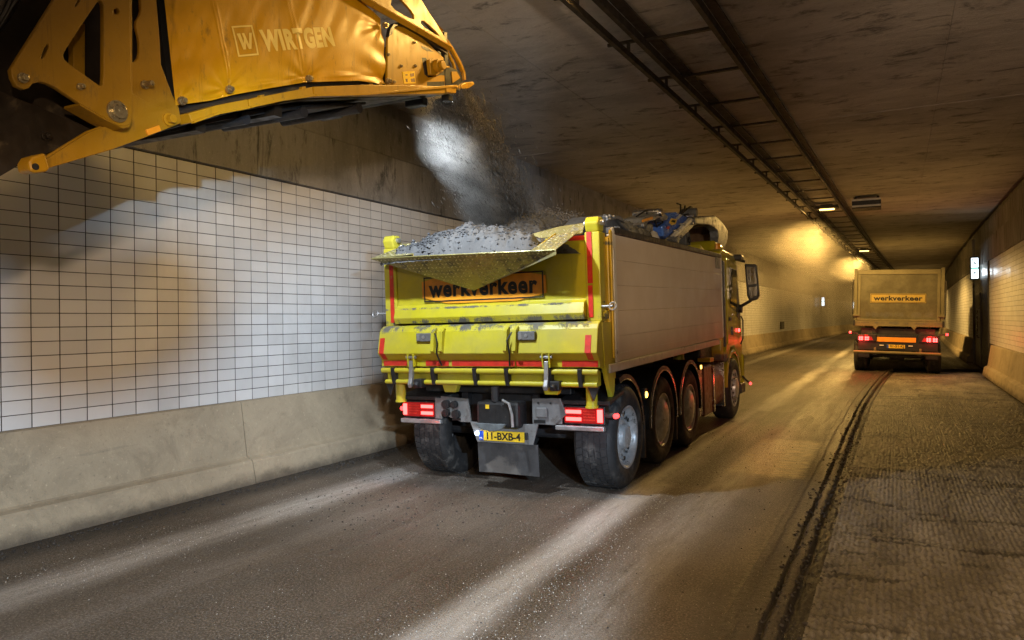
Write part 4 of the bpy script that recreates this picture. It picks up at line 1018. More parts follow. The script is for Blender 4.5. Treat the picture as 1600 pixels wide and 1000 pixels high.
for k in range(6500):
    y = random.uniform(-.33, 2.6); x = random.uniform(-1.0, .8) if y < .05 else random.uniform(-1.14, 1.14)
    r = random.choice((.006,.008,.010,.012,.016)) * (1.7 if (x < -.3 and y < .35 and random.random() < .5) else 1)
    stone(mb, (x, y, float(hz(np.float64(x), np.float64(y), 0))+r*.3), r)
for k in range(420):
    y = random.uniform(-.30, .55); x = random.gauss(-.55, .28)
    if -1.05 < x < .7: stone(mb, (x, y, float(hz(np.float64(x), np.float64(y), 0))+.006), random.uniform(.014,.030))
MS = mat('millings_stone', (.075,.078,.085), .8, 0, .5, 30, dirt=((.30,.30,.30), .3, 40))
o = mb.build('millings_chunks', MS, None, fix=False); o.matrix_basis = Matrix.Translation((-3.66,6.5,0)) @ BODY
tag(o, 'loose grey chunks of asphalt lying on the heap in the yellow truck', None, None, 'stuff')
# ================================================================== the grey tipper truck ahead
P_tail2 = paint('dusty_grey_box_paint', (.17,.145,.07), .5, ((1.5,.1),), .8)
P_gate2 = paint('dusty_gate_paint', (.085,.072,.032), .5, ((1.75,.2),), .9)
P_sign2 = paint('dusty_yellow_sign', (.52,.36,.06), .5, ((2.42,.05),), .9)
ROLLT2 = .028
t2 = empty('tipper_truck', 'dusty grey tipper truck ahead on the milled lane with red tail lamps lit', 'truck', (0, 25.3, -.012))
C2 = Matrix.Rotation(ROLLT2, 4, 'Y')
def D(mb, n, m, par=t2, **k):
    o = mb.build(n, m, par, **k)
    if par is t2: o.matrix_basis = C2
    return o
D(MB().box(-1.12, 1.12, .12, 8.2, 1.40, 1.5), 'box_floor', P_tail2)
for sx in (-1, 1):
    w = lambda a, c: sorted((sx*a, sx*c))
    D(MB().prism([(sx*1.10,1.42),(sx*1.18,1.5),(sx*1.20,3.05),(sx*1.14,3.05)], 'y', .15, 8.2), 'box_side', P_tail2, bevel=.01)
    D(MB().box(*w(1.10,1.225), .16, 8.2, 3.04, 3.12), 'top_rail', P_tail2, bevel=.01)
    for y in (1.4, 2.8, 4.2, 5.6, 7.0): D(MB().box(*w(1.19,1.235), y, y+.1, 1.46, 3.03), 'side_rib', P_tail2, bevel=.008)
    D(MB().box(*w(1.12,1.215), .02, .14, 1.46, 3.17), 'rear_post', P_tail2, bevel=.012)
    D(MB().tube([(sx*1.225,.02,1.62),(sx*1.25,.0,1.8),(sx*1.25,.0,2.75),(sx*1.225,.02,2.8)], .014, 8), 'tarp_rod', M['rail'])
    D(MB().box(*w(1.05,1.24), -.05, .0, 1.70, 1.76), 'gate_latch', P_tail2, bevel=.008)
    D(MB().box(*w(1.17,1.225), -.03, .03, 1.40, 1.58), 'hinge_block', M['chassis'], bevel=.01)
D(MB().box(-1.115, 1.115, .03, .10, 1.56, 3.12), 'tailgate', P_gate2, bevel=.006)
for a in ((-1.11,1.11,2.98,3.12), (-1.11,-1.03,1.56,2.975), (1.03,1.11,1.56,2.975), (-1.025,1.025,1.56,1.62)):
    D(MB().box(a[0], a[1], .005, .028, a[2], a[3]), 'gate_rim', P_tail2, bevel=.006)
D(MB().prism([(-1.2,1.555),(1.2,1.555),(1.2,1.40),(.52,1.40),(.44,1.30),(.36,1.40),(-.52,1.40),(-.60,1.30),(-.68,1.40),(-1.2,1.40)], 'y', .0, .05), 'gate_skirt', P_tail2, bevel=.004)
s2 = D(MB().box(-.76, .74, .012, .028, 2.115, 2.39), 'sign_board', P_sign2)
ring(-.745,.725,2.13,2.375,.012,.009,.0115).build('sign_border', M['ink'], s2)
put_text('sign_lettering', text_mesh('werkverkeer', 'sign_lettering2', M['ink'], .2, .001, .007, space=1.05), s2, (-.01,.0105,2.255), (1,0,0), (0,0,1), 1.32)
for sx in (-1, 1): D(MB().box(*sorted((sx*.40, sx*.50)), .25, 8.6, .95, 1.3), 'frame_rail', M['chassis'])
D(MB().box(-1.0, 1.0, .14, .30, 1.12, 1.34), 'cross_member', M['chassis'], bevel=.01)
D(MB().box(-1.08, 1.08, .10, .2, .66, 1.13), 'rear_panel', M['black'], bevel=.01)
ob = D(MB().box(-.56, .50, .075, .095, .925, 1.065), 'marking_board', M['orange'], bevel=.004)
n2 = D(MB().box(-.28, .21, .075, .095, .735, .84), 'number_plate', M['plate'], bevel=.003)
MB().box(-.28, -.23, .0705, .0745, .738, .837).build('country_band', M['blue'], n2)
put_text('plate_lettering', text_mesh('01-51-KJ', 'plate_lettering2', M['ink'], .1, .0006, .0022), n2, (-.005,.0725,.787), (1,0,0), (0,0,1), .38)
for x in (-.42, .36): D(MB().box(x-.06, x+.06, .07, .095, .80, .83), 'plate_lamp', M['white'], bevel=.004)
D(MB().cyl((-1.20,-.02,.60), (1.16,-.02,.60), .045, 16), 'underrun_tube', P_tail2)
for x in (-.60, .62):
    D(MB().box(x-.03, x+.03, -.0, .12, .58, .74), 'tube_bracket', P_tail2, bevel=.008)
for sx in (-1, 1):
    bx = D(MB().box(*sorted((sx*.56, sx*1.10)), .04, .12, .93, 1.14), 'lamp_cluster', M['black'], bevel=.01)
    for x in (.83, 1.0):
        for z in (.985, 1.045):
            for dx in (-.032, .032):
                MB().lathe([(.001,.0),(.026,.0),(.030,.014)], (0,0,0), 12).xf(Matrix.Translation((sx*x+dx,.028,z)) @ Matrix.Rotation(math.radians(90), 4, 'Z')).build('lamp_lens', L_red, bx)
    MB().prism([(sx*.72-.07,.96),(sx*.72+.07,.96),(sx*.72,1.09)], 'y', .030, .039).build('reflector_triangle', L_red2, bx)
    MB().box(*sorted((sx*.80, sx*.9)), .03, .039, 1.095, 1.13).build('clear_lens', L_red2, bx)
    mk = D(MB().cyl((sx*1.10,.06,1.16), (sx*1.28,.0,1.19), .022, 10), 'marker_stalk', M['rubber'])
    MB().lathe([(.0,-.035),(.035,-.03),(.035,.03),(.0,.035)], (sx*1.30,.0,1.19), 14).build('marker_lens', L_redhot, mk)
    l = bpy.data.lights.new('tail_glow', 'POINT'); l.energy = 10; l.color = (1,.04,.03); l.shadow_soft_size = .1
    lo = bpy.data.objects.new('tail_glow', l); COL.objects.link(lo); lo.parent = t2; lo.location = (sx*.95,-.16,1.02)
    D(MB().box(*sorted((sx*.75, sx*1.1)), .16, .30, .40, .66), 'mudguard_end', M['black'], bevel=.02)
def wheel2(y, sx, r=.50, w=.37):
    s = -sx; wp = empty_part('wheel', t2, (sx*1.19, y, r + (.012 if sx < 0 else -.042)))
    P = lambda l: [(rr, x*s) for rr, x in l]
    pr = [(.30,.03),(.40,.0),(.46,.006),(.488,.03),(r,.06)]
    for k in range(4):
        x = .06+(w-.12)*(k+1)/5; pr += [(r,x-.014),(r-.016,x-.010),(r-.016,x+.010),(r,x+.014)]
    pr += [(r,w-.06),(.488,w-.03),(.46,w-.006),(.40,w),(.30,w-.03)]
    autosmooth(MB().lathe(P(pr), (0,0,0), 44).build('tyre', M['rubber'], wp), 30)
    autosmooth(MB().lathe(P([(.31,.025),(.295,.012),(.27,.03),(.17,.10),(.12,.03),(.0,.012)]), (0,0,0), 32).build('rim', M['rim'], wp), 30)
for y in (.75, 2.1, 3.45, 7.6):
    for sx in (-1, 1): wheel2(y, sx)
    D(MB().cyl((-.9,y,.49), (.9,y,.49), .07, 12).cyl((-.2,y,.49), (.2,y,.49), .15, 14), 'axle', M['chassis'])
for sx in (-1, 1):
    D(MB().cyl((sx*.62,.45,.60), (sx*.62,.75,.60), .11, 14), 'brake_chamber', M['grey'])
c2 = D(MB().prism([(8.5,.9),(8.5,2.9),(8.8,3.0),(9.9,2.9),(10.35,2.0),(10.4,.7),(9.9,.5),(9.2,.9)], 'x', -1.2, 1.2), 'cab', P_tail2, bevel=.04)
wheel2(9.4, 1); wheel2(9.4, -1)
for sx in (-1, 1): D(MB().box(*sorted((sx*1.28, sx*1.48)), 10.1, 10.2, 2.0, 2.6), 'mirror', M['black'], bevel=.03)
# ================================================================== discharge conveyor of the milling machine, reaching over the tail of the yellow truck
def ypaint(name, base, rough, coat=0., bump=.15):
    m, nt, p = nodes(name); b = NB(nt)
    f = b.noise(2.5, 6, .65); c = b.mix(b.val(f, .3, .7), tuple(x*.80 for x in base), base)
    d = b.noise(16, 7, .75, b.map((1,1,.45))); c = b.mix(b.val(d, .55, .72, 0, .6), c, (.11,.075,.022))
    s = b.val(b.noise(5, 6, .7, b.map((1,3.2,.22))), .55, .70, 0, .55); c = b.mix(s, c, tuple(x*.35 for x in base))
    sp = b.math('LESS_THAN', b.voro(70), .10); c = b.mix(b.math('MULTIPLY', sp, .5), c, (.30,.24,.12))
    b.l(c, p.inputs['Base Color']); b.l(b.val(d, .3, .8, rough-.06, rough+.22), p.inputs['Roughness'])
    p.inputs['Coat Weight'].default_value = coat
    b.l(b.bump(b.math('ADD', b.noise(2, 2), b.math('MULTIPLY', b.noise(90, 2), .1)), bump, .01), p.inputs['Normal'])
    return m
YEL = (.66, .345, .004)
P_y = ypaint('machine_yellow_steel', (.46,.245,.006), .40); P_yshade = ypaint('shaded_yellow_steel', (.36,.195,.007), .42)  # second yellow is darker, with the bracket side's shade put into it
P_canvas = ypaint('machine_yellow_canvas', YEL, .36, 0., .25)
P_print = mat('pale_yellow_print', (.86,.66,.16), .45, 0, .06, 9)
P_ydark = mat('oily_dark_steel', (.030,.022,.014), .45, .3, .4, 5, dirt=((.10,.075,.04), .35, 5))
P_belt = mat('black_belt_rubber', (.018,.017,.016), .65, 0, .4, 6, dirt=((.07,.06,.05), .4, 6))
P_bolt = mat('zinc_bolt', (.42,.36,.22), .35, .8, .3, 20)
XF = -3.2
def cv(px, py, X=XF):
    d = FW + RT*(px-800)/1159 + UP*(500-py)/1159; t = (X-CAM.x)/d.x; p = CAM + d*t
    return (p.y, p.z)
cn = empty('conveyor', 'yellow milling machine conveyor with canvas hood pouring millings over the truck', 'conveyor', (-3.7, 1.0, 2.2))
OFF = Vector(cn.location)
def plate(name, pts, x0, x1, m, par=cn, holes=(), bev=.003, rnd=0):
    X = max(x0, x1); out = [cv(a, b, XF) for a, b in pts]
    if rnd: out = smooth_poly(out, rnd)
    if holes:
        me = curve_mesh([out] + [(smooth_poly([cv(a, b) for a, b in h], 1)) for h in holes], name, m, abs(x1-x0)/2-bev, bev)
        me.transform(Matrix(((0,0,1,(x0+x1)/2),(1,0,0,0),(0,1,0,0),(0,0,0,1))))
    else:
        me = MB().prism(out, 'x', x0, x1).mesh(name, m)
    if par is cn: me.transform(Matrix.Translation(-OFF))
    else: me.transform(Matrix.Translation(-OFF))
    return link(name, me, par, 0 if holes else bev)
def cpart(mb, name, m, par=cn, **k):
    mb.xf(Matrix.Translation(-OFF)); return mb.build(name, m, par, **k)
def bolt(px, py, r, par, x=XF, h=.03, m=None):
    y, z = cv(px, py); q = MB().cyl((x-.005,y,z), (x+.012,y,z), r*1.45, 18).cyl((x+.012,y,z), (x+.012+h,y,z), r, 6 if r < .03 else 20).cyl((x+.0125+h,y,z), (x+.016+h,y,z), r*.45, 8)
    return cpart(q, 'bolt', m or P_bolt, par, bevel=.003)

# dark inner body and frame
plate('inner_body', [(-160,-160),(200,-160),(262,-60),(262,160),(190,188),(140,205),(62,245),(0,283),(-160,330)], -4.15, -3.36, P_ydark)
plate('side_girder', [(176,-120),(246,-120),(247,0),(252,60),(254,100),(272,148),(282,168),(286,190),(240,208),(174,232),(72,262),(58,258),(75,245),(140,205),(176,192)], -3.235, -3.215, P_yshade,
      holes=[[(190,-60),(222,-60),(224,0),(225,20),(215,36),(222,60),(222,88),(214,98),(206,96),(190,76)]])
plate('lower_gusset', [(188,126),(205,145),(232,160),(258,168),(271,178),(283,192),(237,211),(174,234),(72,264),(58,259),(75,247),(140,206),(186,190)], -3.213, -3.198, P_yshade)
plate('beam_face', [(-160,130),(0,132),(140,190),(170,205),(62,246),(0,282),(-160,335)], -3.34, -3.27, P_ydark)
plate('back_bar', [(128,33),(146,33),(146,150),(128,150)], -3.30, -3.26, P_yshade)
plate('back_bar', [(126,2),(148,2),(148,24),(128,24)], -3.30, -3.26, P_y)
br = plate('bracket_plate', [(128,-90),(110,-50),(73,0),(1,114),(3,126),(9,138),(20,143),(27,141),(33,134),(45,131),(58,134),(72,141),(110,166),(150,189),(166,198),(178,200),(186,196),(188,186),(185,0),(184,-90)], -3.15, -3.122, P_yshade,
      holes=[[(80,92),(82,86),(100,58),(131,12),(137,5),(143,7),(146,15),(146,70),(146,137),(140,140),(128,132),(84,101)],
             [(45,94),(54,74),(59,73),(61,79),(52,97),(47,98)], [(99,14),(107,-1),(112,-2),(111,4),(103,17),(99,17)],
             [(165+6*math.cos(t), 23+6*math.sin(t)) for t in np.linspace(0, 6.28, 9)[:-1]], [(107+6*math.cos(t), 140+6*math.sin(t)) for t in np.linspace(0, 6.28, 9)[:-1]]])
plate('bracket_flange', [(185,-90),(190,-90),(191,190),(186,202),(176,204),(150,192),(108,168),(109,164),(151,187),(176,199),(185,194),(187,184)], -3.24, -3.126, P_yshade, br, bev=.002)
for a, b, r in ((17,127,.014),(165,178,.034),(107,140,.010)): bolt(a, b, r, cn, -3.122, .02)
bolt(228,132,.014,cn,-3.213,.05); bolt(262,187,.022,cn,-3.198,.03,P_y); bolt(86,210,.014,cn,-3.27,.02,P_ydark)
plate('side_reflector', [(226,203),(246,196),(249,205),(229,212)], -3.197, -3.185, M['orange'], bev=.002)
plate('lifting_lug', [(36,255),(42,246),(62,240),(70,266),(64,270),(46,272),(38,268)], -3.25, -3.16, P_y, bev=.01)
y, z = cv(46,262); cpart(MB().cyl((-3.159,y,z),(-3.155,y,z),.014,14), 'lug_eye', M['ink'])
for pts, r in (([(-40,40),(10,18),(30,-30)], .022), ([(-40,75),(20,35),(60,-30)], .016), ([(-40,110),(0,60),(30,10),(50,-40)], .016), ([(-60,20),(0,8),(25,-20)], .03)):
    cpart(MB().tube([(-3.30, *cv(a, b)) for a, b in pts], r, 10), 'hydraulic_hose', M['grey'] if r > .02 else M['black'])

# canvas hood with folds, hemmed seams and eyelets
bot = [(277,164),(330,157),(365,148),(420,138),(480,128),(560,126),(604,131)]; top = [(250,-90),(330,-88),(420,-66),(500,-38),(556,-8),(580,12),(598,28)]
def pl_(poly, u):
    u = min(max(u, 0), .99999)*(len(poly)-1); i = int(u); f = u-i; return Vector((poly[i][0]*(1-f)+poly[i+1][0]*f, poly[i][1]*(1-f)+poly[i+1][1]*f))
eye = [(283,158),(357,140),(481,123),(605,127),(600,40)]
def seg_d(p, a, b):
    a, b = Vector(a), Vector(b); t = max(0, min(1, (p-a).dot(b-a)/(b-a).length_squared)); return (p-(a+(b-a)*t)).length
def hood(u, v):
    q = pl_(bot, u).lerp(pl_(top, u), v); x = .012*math.sin(math.pi*min(1, v*1.0))
    n = float(vnoise(np.float64(q.x*.030+3), np.float64(q.y*.012+5), 41))-.5; x += .012*n
    n = float(vnoise(np.float64(q.x*.075+q.y*.03), np.float64(q.y*.025), 42))-.5; x += .004*n
    for ex, ey in eye:                       # folds fan out from the fixing points
        d = Vector((q.x-ex, q.y-ey)); r = d.length; a = math.atan2(d.y, d.x)
        x += .0030*math.sin(a*9+ex)*math.exp(-r/55)*min(1, r/12) - .012*math.exp(-(r/14)**2)
    x += .008*math.exp(-((q.y-(pl_(bot, u).y-9))/4)**2)*math.sin(q.x*.05) + .010*math.exp(-(v/.06)**2)
    if u > .80: x += .007*(u-.80)/.2*math.sin((q.y-.55*q.x)*.16)*math.sin(math.pi*min(1,v*1.2)) 
    if u < .16: x += .006*(.16-u)/.16*math.sin(q.y*.14+q.x*.05)
    x *= min(1, u/.03) if u < .03 else 1
    for s in (((319,-60),(363,142)), ((440,-60),(478,130))):
        d = seg_d(q, *s); x += .0035*(math.exp(-((d-2.2)/1.0)**2)+math.exp(-((d+2.2)/1.0)**2))
    y, z = cv(q.x, q.y); return (XF-.012+x, y, z)
hd = MB().grid(hood, 220, 110); hdo = cpart(hd, 'canvas_hood', P_canvas, smooth=True, fix=False)
rf = MB().grid(lambda u, v: (XF-.02-v*.98, *[c+(.04*math.sin(math.pi*v) if i else 0) for i, c in enumerate(cv(*pl_(top, u)))]), 24, 6)
cpart(rf, 'canvas_roof', P_canvas, smooth=True)
plate('hood_back_frame', [(250,-85),(262,-60),(280,160),(604,128),(598,30),(556,-4),(500,-34),(420,-62),(330,-84)], -4.17, -4.14, P_y)
plate('gap_shade_sheet', [(254,-20),(276,168),(284,176),(604,138),(600,40),(560,6),(480,-20)], -3.30, -3.245, M['ink'], bev=0)  # black sheet put in for the shade in the gap under the hood
for a, b in eye: bolt(a, b, .015, cn, XF+.004, .018)
for a, b in ((395,156),(405,152),(470,139),(575,135),(590,135)): plate('spacer', [(a,b-3),(a+6,b-4),(a+6,b+4),(a,b+5)], -3.215, -3.19, P_y, bev=.001)
# maker's name on the canvas, running up the slope of the conveyor
def slope_text(txt, name, p0, p1, hpx, bold):
    a, b = Vector((XF, *cv(*p0))), Vector((XF, *cv(*p1))); ax = (b-a).normalized(); upv = Vector((1,0,0)).cross(ax)
    me = text_mesh(txt, name, P_print, .16, 0, bold, 'LEFT', space=1.10)
    xs = [v.co.x for v in me.vertices]; ysx = [v.co.y for v in me.vertices]
    me.transform(Matrix.Translation((-min(xs), -(max(ysx)+min(ysx))/2, 0)))
    me.transform(Matrix.Diagonal(((b-a).length/(max(xs)-min(xs)), hpx/(max(ysx)-min(ysx)), 1, 1)))
    me.transform(Matrix.Translation(a-OFF) @ Matrix((ax, upv, Vector((1,0,0)))).transposed().to_4x4())
    return me, ax, upv, a
# printed on the cloth: shrink the flat lettering onto the folds
from mathutils.bvhtree import BVHTree
bvh = BVHTree.FromPolygons([Vector(v) for v in hd.v], hd.f)
def onto(me, lift=.0016, cuts=3):
    b = bmesh.new(); b.from_mesh(me)
    bmesh.ops.triangulate(b, faces=b.faces); bmesh.ops.subdivide_edges(b, edges=b.edges, cuts=cuts, use_grid_fill=True)
    for v in b.verts:
        h = bvh.ray_cast(Vector((1.5, v.co.y, v.co.z)), Vector((-1,0,0)))
        if h[0]: v.co.x = h[0].x+lift
    b.to_mesh(me); b.free(); me.update(); return me
me, ax, upv, a = slope_text('WIRTGEN', 'maker_name', (408,64), (520,57), .122, .0085)
b_ = bmesh.new(); b_.from_mesh(me); 
link('maker_name', onto(me), cn)
lg = MB()
def lq(pts): lg.add([(XF+.02, *cv(p[0], p[1])) for p in pts], [tuple(range(len(pts)))])
q0, q1, q2, q3 = (361,41), (394,39), (404,86), (372,89)
def ipt(u, v): return ((q0[0]*(1-u)+q1[0]*u)*(1-v)+(q3[0]*(1-u)+q2[0]*u)*v, (q0[1]*(1-u)+q1[1]*u)*(1-v)+(q3[1]*(1-u)+q2[1]*u)*v)
def strip(u0, v0, u1, v1):
    for k in range(6):
        f0, f1 = k/6, (k+1)/6
        if u1-u0 > v1-v0: lq([ipt(u0+(u1-u0)*f0,v0), ipt(u0+(u1-u0)*f1,v0), ipt(u0+(u1-u0)*f1,v1), ipt(u0+(u1-u0)*f0,v1)])
        else: lq([ipt(u0,v0+(v1-v0)*f0), ipt(u1,v0+(v1-v0)*f0), ipt(u1,v0+(v1-v0)*f1), ipt(u0,v0+(v1-v0)*f1)])
strip(0,0,1,.055); strip(0,.945,1,1); strip(0,.055,.075,.945); strip(.925,.055,1,.945)
for poly in ([(.16,.25),(.33,.25),(.44,.78),(.32,.78)], [(.32,.78),(.44,.78),(.54,.45),(.46,.40)], [(.40,.25),(.52,.25),(.70,.78),(.58,.78)], [(.60,.78),(.70,.78),(.90,.25),(.76,.25)]):
    lq([ipt(*p) for p in poly])
me = lg.xf(Matrix.Translation(-OFF)).mesh('maker_logo', P_print, fix=False); link('maker_logo', onto(me, cuts=2), cn)

# lower flange in three lengths, dark belly below
for pts in ([(284,179),(330,166),(377,157),(378,171),(330,180),(290,194)], [(379,157),(430,147),(478,138),(480,152),(430,159),(380,170)], [(481,137),(560,134),(640,135),(704,137),(705,147),(640,149),(560,150),(482,152)]):
    plate('lower_flange', pts, -3.24, -3.15, P_y, bev=.005)
    plate('flange_lip', [(pts[3][0]+0,pts[3][1]-3),(pts[3][0],pts[3][1]+1),(pts[-2][0],pts[-2][1]+1),(pts[-1][0],pts[-1][1]+1),(pts[-1][0],pts[-1][1]-3),(pts[-2][0],pts[-2][1]-3)], -3.16, -3.135, P_y, bev=.002)
plate('belly_pan', [(262,170),(300,160),(480,134),(600,130),(700,132),(704,146),(640,150),(560,152),(480,155),(380,172),(290,196),(240,210),(200,222)], -4.15, -3.25, P_ydark, bev=.01)
plate('return_belt', [(300,192),(380,174),(480,158),(600,154),(600,158),(540,164),(480,166),(380,182),(300,200)], -4.02, -3.36, P_belt)
for a, b in ((410,172),(500,163),(585,158)):
    y, z = cv(a, b); cpart(MB().cyl((-4.05,y,z-.03), (-3.33,y,z-.03), .035, 14), 'return_roller', M['chassis'])
for a, b in ((330,188),(450,166)):
    y, z = cv(a, b); cpart(MB().box(-4.1, -3.28, y-.03, y+.03, z-.05, z+.02), 'cross_brace', P_ydark, bev=0) if False else cpart(MB().box(-4.1, -3.28, y-.03, y+.03, z-.05, z+.02), 'cross_brace', P_ydark)

# head end: side plate with bearing, guard frame and lip
ep = plate('head_plate', [(606,133),(607,60),(612,43),(620,37),(632,40),(655,53),(694,90),(697,137)], -3.225, -3.205, P_y)
plate('plate_recess', [(660,90),(666,90),(672,100),(690,97),(697,100),(697,118),(690,117),(670,121),(664,116)], -3.2045, -3.2035, M['ink'], bev=0)
plate('plate_recess', [(668,128),(695,127),(695,135),(668,135)], -3.2045, -3.2035, M['ink'], bev=0)
plate('plate_recess', [(659,71),(670,75),(678,81),(668,80),(660,75)], -3.2045, -3.2035, M['ink'], bev=0)
plate('bearing_block', [(665,94),(672,92),(684,96),(686,114),(677,119),(668,118)], -3.2, -3.165, P_y, bev=.006)
y, z = cv(675,105); cpart(MB().cyl((-3.165,y,z), (-3.12,y,z), .050, 24).cyl((-3.12,y,z), (-3.09,y,z), .036, 20), 'bearing_cap', P_y, bevel=.006)
plate('shaft_stub', [(684,104),(696,104),(696,107),(684,107)], -3.19, -3.16, P_y, bev=.002)
st = plate('warning_sticker', [(629,112),(648,111),(650,130),(632,131)], -3.2045, -3.202, M['plate'], bev=0)
for pts in ([(641,115),(647,114),(647,119),(642,120)], [(642,123),(648,122),(649,128),(643,128)], [(634,116),(637,116),(637,118),(634,118)], [(634,123),(637,123),(637,128),(635,128)]):
    plate('sticker_print', pts, -3.2015, -3.2005, P_rust, st, bev=0)
for a, b in ((609,48),(648,66),(607,85),(627,103),(649,103),(616,128)): bolt(a, b, .008, ep, -3.205, .006)
plate('edge_seal', [(604,58),(606,46),(612,37),(620,35),(632,38),(660,54),(696,82),(696,86),(660,59),(632,43),(620,40),(613,44),(609,55)], -3.21, -3.18, M['black'], bev=.003)
gd = plate('guard_panel', [(548,-22),(640,-22),(690,56),(698,72),(697,80),(640,44),(598,22),(566,4)], -3.20, -3.18, P_y,
      holes=[[(609,-4),(620,-4),(644,22),(644,34),(606,12)], [(654,32),(660,33),(683,54),(684,59),(654,40)], [(578,-14),(600,-14),(592,2),(584,-2)]])
for pts in ([(552,-8),(566,2),(600,22),(640,44),(697,76)], ):
    cpart(MB().tube([(-3.165, *cv(a, b)) for a, b in pts], .026, 4), 'guard_bar', P_y)
cpart(MB().tube([(-3.20, *cv(a, b)) for a, b in [(600,-40),(630,-12),(660,18),(690,48)]], .020, 4), 'guard_bar', P_y)
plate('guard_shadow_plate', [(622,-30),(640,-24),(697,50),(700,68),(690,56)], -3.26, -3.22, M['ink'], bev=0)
rl = cpart(MB().tube([(-3.24, *cv(a, b)) for a, b in [(612,-50),(645,-10),(670,18),(692,46),(712,76),(724,98),(730,112),(731,124)]], .021, 8), 'head_rail', P_y)
cpart(MB().tube([(-3.26, *cv(a, b)) for a, b in [(695,55),(706,74),(718,98),(722,112),(722,124)]], .014, 8), 'head_rail', P_y)
cpart(MB().tube([(-4.1, *cv(a, b)) for a, b in [(612,-50),(645,-10),(670,18),(692,46),(712,76),(724,98),(730,112),(731,124)]], .021, 8), 'head_rail', P_y)
plate('head_shield', [(696,52),(707,73),(717,97),(720,112),(700,106),(697,80)], -4.1, -3.28, mat('clear_guard', (.10,.10,.10), .25, 0, .2, 4), bev=.004)
plate('head_bracket', [(694,50),(699,50),(701,104),(714,109),(722,118),(724,138),(700,147),(696,140)], -3.235, -3.20, M['black'], bev=.004)
plate('head_lip', [(708,137),(724,129),(735,128),(737,133),(728,139),(712,141)], -4.1, -3.17, P_y, bev=.006)
plate('head_gusset', [(704,112),(712,112),(718,122),(706,130)], -3.199, -3.19, P_y, bev=.002)
plate('corner_pad', [(687,138),(697,138),(697,146),(688,146)], -3.149, -3.14, P_y, bev=.002)
y, z = cv(668,118); cpart(MB().cyl((-4.08,y,z-.03), (-3.27,y,z-.03), .13, 24), 'head_drum', P_belt)
lens = emit('work_lamp_lens', LED, 5, (.7,.7,.7))
y, z = cv(704,147); w_ = cpart(MB().box(-3.62, -3.44, y-.05, y+.03, z-.06, z+.01), 'work_lamp', M['black'], bevel=.01)
cpart(MB().box(-3.60, -3.46, y-.02, y+.035, z-.05, z-.0), 'lamp_lens', lens, w_)
y, z = cv(704,150); w_ = cpart(MB().box(-3.27, -3.20, y-.03, y+.04, z-.04, z+.01), 'work_lamp', M['black'], bevel=.008)
cpart(MB().box(-3.262, -3.208, y-.02, y+.046, z-.035, z+.005), 'lamp_lens', lens, w_)
y, z = cv(531,176,-3.55); w_ = cpart(MB().box(-3.75, -3.55, y-.04, y+.04, z-.03, z+.04), 'work_lamp', M['black'], bevel=.01)
cpart(MB().box(-3.70, -3.60, y-.02, y+.045, z-.02, z+.02), 'lamp_lens', lens, w_)

# added unseen blockers for the work lamps: they keep the beams off the conveyor and throw big soft shades on the tiles
def beam_blocker(L, outline, t, name):
    def pt(px, py, k):
        d = FW + RT*(px-800)/1159 + UP*(500-py)/1159; s = (XL-CAM.x)/d.x; return L.lerp(CAM + d*s, k)
    f_, g_ = [pt(a, b, t) for a, b in outline], [pt(a, b, t-.012) for a, b in outline]; n_ = len(outline)
    cpart(MB().add(f_+g_, [tuple(range(n_)), tuple(range(2*n_-1, n_-1, -1))] + [(i, (i+1) % n_, (i+1) % n_+n_, i+n_) for i in range(n_)]), name, M['black'])
beam_blocker(LAMP_C, [(225,352),(300,372),(335,420),(347,480),(336,540),(292,590),(215,632),(120,655),(20,640),(-40,560),(-40,440),(60,360)], .115, 'added_beam_blocker')
beam_blocker(LAMP_C, [(-500,560),(0,395),(135,342),(246,293),(310,250),(430,190),(520,60),(520,-300),(-500,-300)], .12, 'added_beam_blocker')
beam_blocker(LAMP_B, [(-500,540),(0,430),(135,360),(246,292),(340,215),(520,120),(640,-100),(640,-300),(-500,-300)], .12, 'added_beam_blocker')

def beam_blocker_on(L, pts, t, name):  # more added blockers, shading the truck's tail and side panel
    f_, g_ = [L.lerp(Vector(p), t) for p in pts], [L.lerp(Vector(p), t-.012) for p in pts]; n_ = len(pts)
    cpart(MB().add(f_+g_, [tuple(range(n_)), tuple(range(2*n_-1, n_-1, -1))] + [(i, (i+1) % n_, (i+1) % n_+n_, i+n_) for i in range(n_)]), name, M['black'])
for L in (LAMP_B, LAMP_C, FILL_D):
    beam_blocker_on(L, [(-5.0,6.35,.95),(-2.3,6.35,.95),(-2.3,6.35,2.75),(-3.0,6.35,2.8),(-4.4,6.35,2.7),(-5.0,6.35,2.55)], .12, 'added_beam_blocker')

beam_blocker_on(LAMP_C, [(-2.3,6.35,1.0),(-2.3,13.2,.5),(-2.3,13.2,2.8),(-2.3,6.35,2.75)], .13, 'added_beam_blocker')
